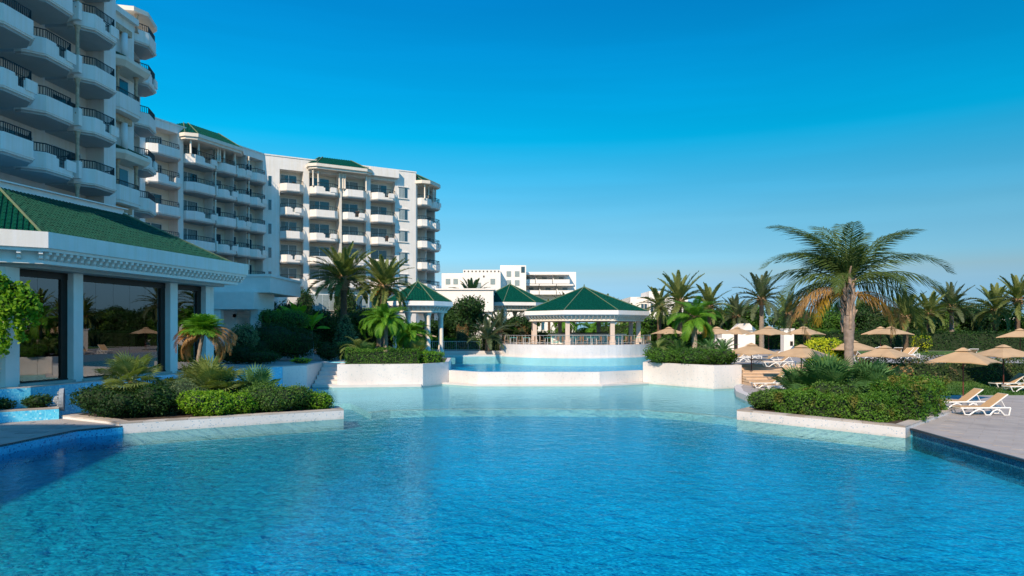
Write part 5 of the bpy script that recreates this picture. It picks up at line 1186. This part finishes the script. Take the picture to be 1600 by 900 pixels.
for i, (px, Y, h, rw, m, low, lab) in enumerate((
    (726, 82, 6.2, 2.9, L_DARK, .12, 'tall dense dark tree between the first pavilion and the white annex'), (708, 84, 4.0, 2.0, L_DARK, .1, 'lower dark tree touching the left pavilion column'), (812, 88, 4.1, 2.6, L_DARK, .1, 'dark rounded tree left of the bar pavilion'),
    (790, 86, 3.2, 1.8, L_HEDGE, .1, 'low dark tree before the farther pavilion'), (1015, 90, 4.4, 3.0, L_HEDGE, .1, 'dark green tree right of the bar pavilion'), (1500, 92, 6.3, 3.6, L_DARK, .05, 'dark domed tree left of the two right palms'), (1530, 94, 5.9, 4.2, L_DARK, .05, 'broad dark domed tree under the two right palms'),
    (1360, 86, 5.9, 3.4, L_DARK, .1, 'dark tree behind the trunk of the big queen palm'), (1300, 88, 5.6, 3.6, L_HEDGE, .1, 'dark tree behind the yellow bush'), (1240, 90, 5.4, 3.4, L_MID, .1, 'mid green tree behind the changing hut'), (1420, 88, 5.4, 3.6, L_DARK, .1, 'dark tree behind the drooping palm'), (1460, 90, 5.4, 3.0, L_MID, .1, 'thin mid green tree left of the pale trunked palm'),
    (1590, 84, 4.4, 3.4, L_HEDGE, .05, 'green tree before the low white house'), (1160, 92, 5.6, 3.6, L_HEDGE, .1, 'tree behind the white cabin'), (1100, 92, 5.4, 3.6, L_DARK, .1, 'dark tree behind the tallest date palm'), (1060, 88, 4.2, 2.8, L_HEDGE, .1, 'green tree behind the right raised bed'),
    (500, 66, 4.3, 2.6, L_DARK, .05, 'dark bushy tree in the shade before the hotel'), (535, 70, 4.2, 2.8, L_DARK, .05, 'dark tree behind the tall date palm trunk'), (470, 68, 4.8, 2.6, L_DARK, .05, 'dark tree against the foot of the middle hotel wing'), (575, 74, 4.6, 2.8, L_DARK, .05, 'dark tree left of the pavilion roof'), (620, 80, 3.8, 2.6, L_DARK, .05, 'dark tree seen under the pavilion'), (670, 82, 3.4, 2.8, L_DARK, .05, 'dark shrub mass seen through the pavilion'), (440, 64, 5.0, 2.2, L_DARK, .05, 'dark tree by the entrance block'))):
    tree(lab, GX(px, Y), Y, ZT, h, rw, m, i + 3, 46 if Y > 80 else 70, .15 if Y > 80 else .11, low=low)
bush('shrub', 'small bare-stemmed shrub among the loose hedge', 'shrub', blob(GX(1400, 41), 41, 0, 1.1, .8, 1.3, 6, 61), L_DRY, .05, 90, 0)
# ivy on the ground storey of the sunlit wing
iv = thing('ivy', 'dark ivy covering the ground storey of the sunlit hotel wing', 'ivy')
els = []
for i in range(16):
    t = i / 15; x = -28.9 + .874 * (4 + 9.5 * t) + .8 - 0; y = 79.8 + .485 * (4 + 9.5 * t) - 1.6
    els.append((x, y, 3.4 + .5 * math.sin(i * 2.1), 1.1, .7, 2.3 if i in (0, 7, 8, 15) else 1.6))
    if i in (0, 1, 7, 8, 9, 15): els.append((x, y, 6.6, .7, .5, 1.6))
P, N = ell_points(els, 60, ZT); link('leaves', leaf_mesh('leaves', L_DARK, P, N, .13), iv); link('inner_branches', core_mesh(els), iv)

# shaded garden left of the steps
bush('topiary', 'ball clipped topiary in shade at the end of the restaurant', 'topiary', [(GX(380, 48), 48, ZT + 1.75, .98, .95, .95)], L_GREY, .05, 330, ZT)
bush('topiary', 'sunlit dome clipped topiary below the banana leaves', 'topiary', [(GX(455, 53), 53, ZT + 3.1, 1.35, 1.0, .75), (GX(436, 53), 53, ZT + 3.2, 1.0, .8, .6)], L_MID, .055, 300, ZT)
bush('topiary', 'small sunlit round topiary left of the dome', 'topiary', [(GX(420, 54), 54, ZT + 3.3, .75, .7, .62)], L_MID, .055, 300, ZT)
bush('shrub', 'wide dark flat-topped shrub in the shade under the topiaries', 'shrub', [(GX(425, 51), 51, ZT + 1.7, 2.3, 1.2, 1.2), (GX(460, 51.5), 51.5, ZT + 1.3, 1.9, 1.1, 1.1), (GX(395, 50), 50, ZT + .9, 1.6, 1.0, 1.0)], L_DARK, .06, 160, ZT)
bush('shrub', 'dark shrub under the ball topiary behind the blue wall', 'shrub', blob(GX(365, 47), 47, ZT, 1.6, 1.0, 1.2, 7, 71), L_DARK, .06, 160, ZT)
bush('shrub', 'dark low shrubs with pale leaves above the blue wall', 'shrub', blob(GX(405, 46.5), 46.5, ZT, 1.5, .7, .8, 7, 72), L_DARK, .055, 160, ZT)
bush('shrub', 'tiny yellow flowering plants at the wall corner by the steps', 'shrub', blob(GX(470, 47.5), 47.5, ZT, .8, .5, .35, 6, 73), L_YELLOW, .05, 150, ZT)
def paddle(m, L=1.3, W=.32):
    V, T = [], []; n = 6
    for i in range(n):
        t0, t1 = i / n, (i + 1) / n; w0 = W * math.sin(math.pi * min(1, t0 * .9 + .08)) ** .7; w1 = W * math.sin(math.pi * min(.999, t1 * .9 + .08)) ** .7
        z0, z1 = -.35 * t0 * t0 * L, -.35 * t1 * t1 * L
        for s in (1, -1):
            V.append([[.6 + t0 * L, 0, z0], [.6 + t1 * L, 0, z1], [.6 + t1 * L, s * w1, z1 + .09], [.6 + t0 * L, s * w0, z0 + .09]]); T.append(.5 + .3 * (i % 2))
    V.append([[0, .03, 0], [0, -.03, 0], [.6, -.02, 0], [.6, .02, 0]]); T.append(.6)
    return quads_object('leaf', np.array(V, float), 4, m, np.array(T))
PAD = paddle(L_BRIGHT)
def banana(label, x, y, z, h, n, s):
    root = thing('banana_plant', label, 'banana plant', (x, y, z), 0, 'banana plants'); k = MB(); k.tube([(0, 0, 0), (.05, 0, h)], [.14, .09], 8); k.build('stem', TRUNKD, root)
    for i in range(n):
        o = link('leaf', PAD, root, (.05, 0, h)); o.rotation_euler = (rnd.uniform(-.6, .6), -R(80 - 75 * (i / n) + rnd.uniform(-8, 8)), i * 2.4); o.scale = (s * rnd.uniform(.8, 1.1),) * 3
banana('banana plant with upright sunlit leaves behind the topiaries', GX(462, 56), 56, ZT, 3.1, 11, .95)
banana('banana plant with spreading leaves right of the dome topiary', GX(486, 55), 55, ZT, 2.3, 10, .9)
banana('small banana plant seen in the entrance opening', GX(402, 60), 60, ZT, 2.2, 8, .7)
banana('dark banana plant left of the sunlit ones', GX(438, 57), 57, ZT, 2.9, 8, .8)
fanpalm('small palm in front of the white wall by the information pillar', GX(465, 51.5), 51.5, ZT, 1.2, FAN, 18, .8, low=0)
# climbing vine on the near corner pier
vn = thing('climbing_vine', 'leafy vine climbing the near corner of the restaurant', 'vine')
r_ = random.Random(5); els = []
for i in range(34):
    t = r_.random(); x = -20.1 + 1.25 * t + r_.uniform(-.1, .1); z = 4.1 + (1.35 - .75 * t) * r_.random() ** .7 + .15; q = r_.uniform(.13, .26); els.append((x, 26.35 + .3 * t + r_.uniform(-.25, .25), z, q * 1.2, q, q))
for sx, sy, z0, n_ in ((-18.85, 26.75, 4.5, 6), (-19.25, 26.6, 4.1, 8), (-19.7, 26.45, 4.1, 12), (-20.1, 26.35, 4.2, 20), (-20.3, 26.3, 3.9, 19)):
    for q in range(n_): els.append((sx + r_.uniform(-.08, .08) + (.02 * q if n_ < 10 else 0), sy + r_.uniform(-.06, .06), z0 - q * .13, r_.uniform(.07, .14), r_.uniform(.07, .14), .11))
P, N = ell_points(els, 260, ZT, .5); link('leaves', leaf_mesh('leaves', L_BRIGHT, P + rng.normal(0, .07, P.shape), N, .085, .8), vn)
P, N = ell_points([(a, b, c, d * .75, e * .75, f * .75) for a, b, c, d, e, f in els[:34]], 240); link('inner_leaves', leaf_mesh('inner_leaves', L_DARK, P, N, .06, .8), vn)
k = MB()
for dx in (-.05, .08, .0): k.tube([(-20.2 + dx, 26.3, ZT), (-20.15 + dx * 2, 26.35, 2.4), (-20.1, 26.4, 3.6), (-19.8 + dx, 26.5, 5.0)], [.035, .03, .025, .015], 5)
k.build('stem', TRUNKD, vn)

# ================================================================== SUN LOUNGERS, PARASOLS
def parasol(label, x, y, z, rz=R(45), half=1.3, ze=1.93, za=2.55, group='beige square parasols'):
    root = thing('parasol', label, 'parasol', (x, y, z), rz, group); n = 5
    k = MB(); ring = []
    for (ax, ay), (bx2, by2) in zip([(1, 1), (-1, 1), (-1, -1), (1, -1)], [(-1, 1), (-1, -1), (1, -1), (1, 1)]):
        ring.append([(half * (ax + (bx2 - ax) * j / 4), half * (ay + (by2 - ay) * j / 4)) for j in range(4)])
    ring = [p for r_ in ring for p in r_]; m_ = len(ring); L_ = 5
    for i in range(L_ + 1):
        t = i / L_
        for q, (px, py) in enumerate(ring):
            corner = (q % 4 == 0); mid = (q % 4 == 2); f = t * (1 - (0 if corner else (.035 if not mid else .05)) * t)
            zz = za + (ze - za) * t ** 1.12 + (0.0 if corner else .07 * t * t); k.v.append((px * f, py * f, zz))
    for i in range(L_):
        for q in range(m_):
            q2 = (q + 1) % m_; k.f.append((i * m_ + q, i * m_ + q2, (i + 1) * m_ + q2, (i + 1) * m_ + q)); k.m.append(0)
    for q in range(m_):                                            # hem
        q2 = (q + 1) % m_; a, b = k.v[L_ * m_ + q], k.v[L_ * m_ + q2]; k.raw([a, b, (b[0], b[1], b[2] - .05), (a[0], a[1], a[2] - .05)], [(0, 1, 2, 3)])
    k.build('canopy', CANOPY, root)
    k = MB(); k.frustum([(-.30, -.30), (.30, -.30), (.30, .30), (-.30, .30)], za - .06, [(-.05, -.05), (.05, -.05), (.05, .05), (-.05, .05)], za + .10); k.build('vent_cap', CANOPY, root)
    k = MB(); k.tube([(0, 0, 0), (0, 0, za + .12)], .032, 8); k.build('pole', POLE, root)
    k = MB()
    for ax, ay in ((1, 1), (-1, 1), (-1, -1), (1, -1)):
        k.tube([(0, 0, za - .08), (ax * half * .97, ay * half * .97, ze - .035)], .014, 4)
    k.build('ribs', POLE, root, kind='stuff'); k = MB(); k.box(-.3, .3, -.3, .3, 0, .07); k.box(-.06, .06, -.06, .06, .07, .3); k.build('base', mat('grey_concrete', (.25, .25, .24), .9), root); return root
def lounger_proto():
    root = thing('sun_lounger', 'x', 'sun lounger', (0, 0, 0), 0, 'tan and white sun loungers')
    W2 = .33
    for s in (1, -1):
        k = MB(); y = s * W2
        k.tube([(-.95, y, .30), (.98, y, .33)], [.030, .030], 6)
        arc1 = [(-.92, y, .30), (-.80, y, .04), (-.62, y, .03), (-.45, y, .16), (-.25, y, .26), (-.08, y, .20), (.02, y, .03), (.18, y, .03), (.30, y, .18), (.45, y, .26), (.60, y, .20), (.74, y, .03), (.92, y, .03), (.98, y, .33)]
        k.tube(arc1, .030, 6); k.build('side_frame', PLASTIC, root)
    k = MB(); k.box(-.97, -.90, -W2, W2, .28, .33); k.build('foot_bar', PLASTIC, root)
    k = MB(); k.box(-.96, .18, -.30, .30, .335, .355); k.build('seat', SLING, root)
    a = R(38); k = MB(); M = Matrix.Translation((.18, 0, .345)) @ Matrix.Rotation(-a, 4, 'Y'); k.box(0, .86, -.30, .30, -.012, .014, M); k.build('backrest', SLING, root)
    k = MB(); 
    for s in (1, -1): k.tube([M @ Vector((0, s * .315, -.02)), M @ Vector((.88, s * .315, -.02))], .022, 5)
    k.tube([M @ Vector((.88, -.315, -.02)), M @ Vector((.88, .315, -.02))], .022, 5); k.build('back_frame', PLASTIC, root)
    for s in (1, -1):
        k = MB(); k.tube([M @ Vector((.55, s * .29, -.03)), (.82, s * .29, .30)], .016, 5); k.build('back_strut', PLASTIC, root)
    return root
lp = lounger_proto(); snapshot_kids()
def place(proto, used, x, y, z, rz, label, s=1.0):
    o = proto if not used else copy_tree(proto); o.location = (x, y, z); o.rotation_euler = (0, 0, rz); o['label'] = label; o.scale = (s, s, s); return o
LG = [(1532, 648, 0, -4, 'nearest sun lounger by the right planter, its white side frame fully in view'), (1497, 638, 0, -4, 'sun lounger behind the nearest one, touching the planter corner'),
      (1598, 612, 0, 0, 'sun lounger at the right edge beyond the nearest pair, left of its neighbour'), (1575, 606.5, 0, 0, 'farther one of the two loungers at the right edge'),
      (1216, 573, ZT, -6, 'sun lounger at the top of the sandy steps'), (1196, 569, ZT, -6, 'sun lounger just behind the one at the top of the steps'), (1150, 565.5, ZT, -4, 'sun lounger left of the steps, behind the raised bed corner'), (1168, 563, ZT, -4, 'sun lounger half behind the low parasol'),
      (1222, 611, 0, -3, 'sun lounger at the foot of the sandy steps'), (1200, 606, 0, -3, 'sun lounger under the thin poled parasol at the foot of the steps')]
for i, (px, py, z, a, lab) in enumerate(LG):
    p = at(px, py, z); place(lp, i > 0, p.x, p.y, z, R(a), lab)
for i, (px, Y, a, lab) in enumerate(((1345, 52, 200, 'lounger with raised back just right of the big palm trunk'), (1370, 57, 255, 'upright lounger back behind the wide parasol, left one'), (1376, 60, 250, 'upright lounger back behind the wide parasol, rear one'), (1397, 57, 262, 'upright lounger back right of the parasol vent'), (1410, 55, 20, 'lounger facing left on the upper terrace, nearer of two'), (1418, 56.5, 20, 'lounger facing left on the upper terrace, farther of two'),
                                     (1500, 52, 258, 'upright lounger back showing behind the near parasol top'), (1512, 53, 265, 'upright lounger back right behind the near parasol top'), (1436, 36.5, 15, 'lounger half hidden behind the right planter hedge'), (1060, 54, 10, 'lounger behind the right raised bed, left one'), (1045, 56, 10, 'lounger behind the right raised bed by the leaning palm'))):
    place(lp, True, GX(px, Y), Y, 0.0 if Y < 40 else ZT, R(a), lab)
for px, Y, z, a, lab in ((1505, 33.3, 0, 42, 'nearest beige parasol at the right beside the first pair of loungers'), (1568, 40.6, 0, 8, 'beige parasol behind the nearest one, shading the right edge loungers'), (1594, 55, ZT - .2, 40, 'beige parasol cut by the right edge above the hedge'),
    (1152, 68, ZT, 40, 'beige parasol left in the upper row before the white cabin'), (1201, 57, ZT, 30, 'wide beige parasol of the upper row above the steps'), (1256, 59, ZT, 40, 'beige parasol of the upper row partly behind hanging fronds'),
    (1376, 64, ZT, 45, 'rear one of two overlapping parasols right of the big trunk'), (1392, 61, ZT, 20, 'front one of two overlapping parasols right of the big trunk'), (1174, 45.3, 0, 20, 'beige parasol with thin pole at the foot of the sandy steps'),
    (1252, 40.5, 0, 30, 'beige parasol seen from above just left of the fan palms'), (1383, 43, -.1, 35, 'wide beige parasol right of the big palm trunk'), (1331, 47, .2, 20, 'beige parasol mostly hidden behind the big palm trunk'), (1045, 70, ZT, 20, 'far parasol left of the pale palm trunk'), (1092, 72, ZT, 30, 'far parasol right of the pale palm trunk'), (1120, 66, ZT, 20, 'far parasol by the low white wall')):
    parasol(lab, GX(px, Y), Y, z, R(a))
def small_parasol():
    pass
parasol('small grey-brown parasol under the left pavilion palms', GX(657, 62), 62, ZT, R(20), 1.2, 1.75, 2.1)

# ---- bar furniture
def chair_proto():
    root = thing('bar_chair', 'x', 'chair', (0, 0, 0), 0, 'chairs on the bar terrace'); WK = mat('wicker_brown', (.30, .20, .13), .8, .2, 8)
    k = MB(); k.box(-.24, .24, -.24, .24, .42, .47); k.build('seat', WK, root)
    k = MB(); k.box(-.24, .24, .20, .25, .50, .88); k.build('backrest', WK, root)
    for x in (-.21, .21):
        for y in (-.21, .22):
            k = MB(); k.box(x - .02, x + .02, y - .02, y + .02, 0, .418 if y < 0 else .50); k.build('leg', WK, root)
    return root
def table_proto():
    root = thing('bar_table', 'x', 'table', (0, 0, 0), 0, 'tables on the bar terrace')
    k = MB(); k.box(-.38, .38, -.38, .38, .72, .75); k.build('table_top', TEAL, root)
    for x in (-.33, .33):
        for y in (-.33, .33): k = MB(); k.box(x - .02, x + .02, y - .02, y + .02, 0, .718); k.build('leg', WHITE2, root)
    return root
cp = chair_proto(); tp = table_proto(); snapshot_kids(); first_c = first_t = True; ci = 0
where = ['at the far left end of the bar terrace', 'left of the left front column', 'between the two left columns', 'in the middle of the bar front', 'right of the middle of the bar front', 'left of the right front column', 'at the far right end of the bar terrace']
for i, px in enumerate((802, 822, 858, 893, 925, 965, 1000)):
    Y = 73.6 if 840 < px < 980 else 75.2; x = GX(px, Y)
    place(tp, i > 0, x, Y, 1.952, R(10 * i), 'small turquoise table ' + where[i])
    for s, sd_ in ((-1, 'left'), (1, 'right')):
        place(cp, ci > 0, x + s * .75, Y + .1, 1.952, R(-90 * s + 10), f'brown chair {sd_} of table {where[i]}'); ci += 1
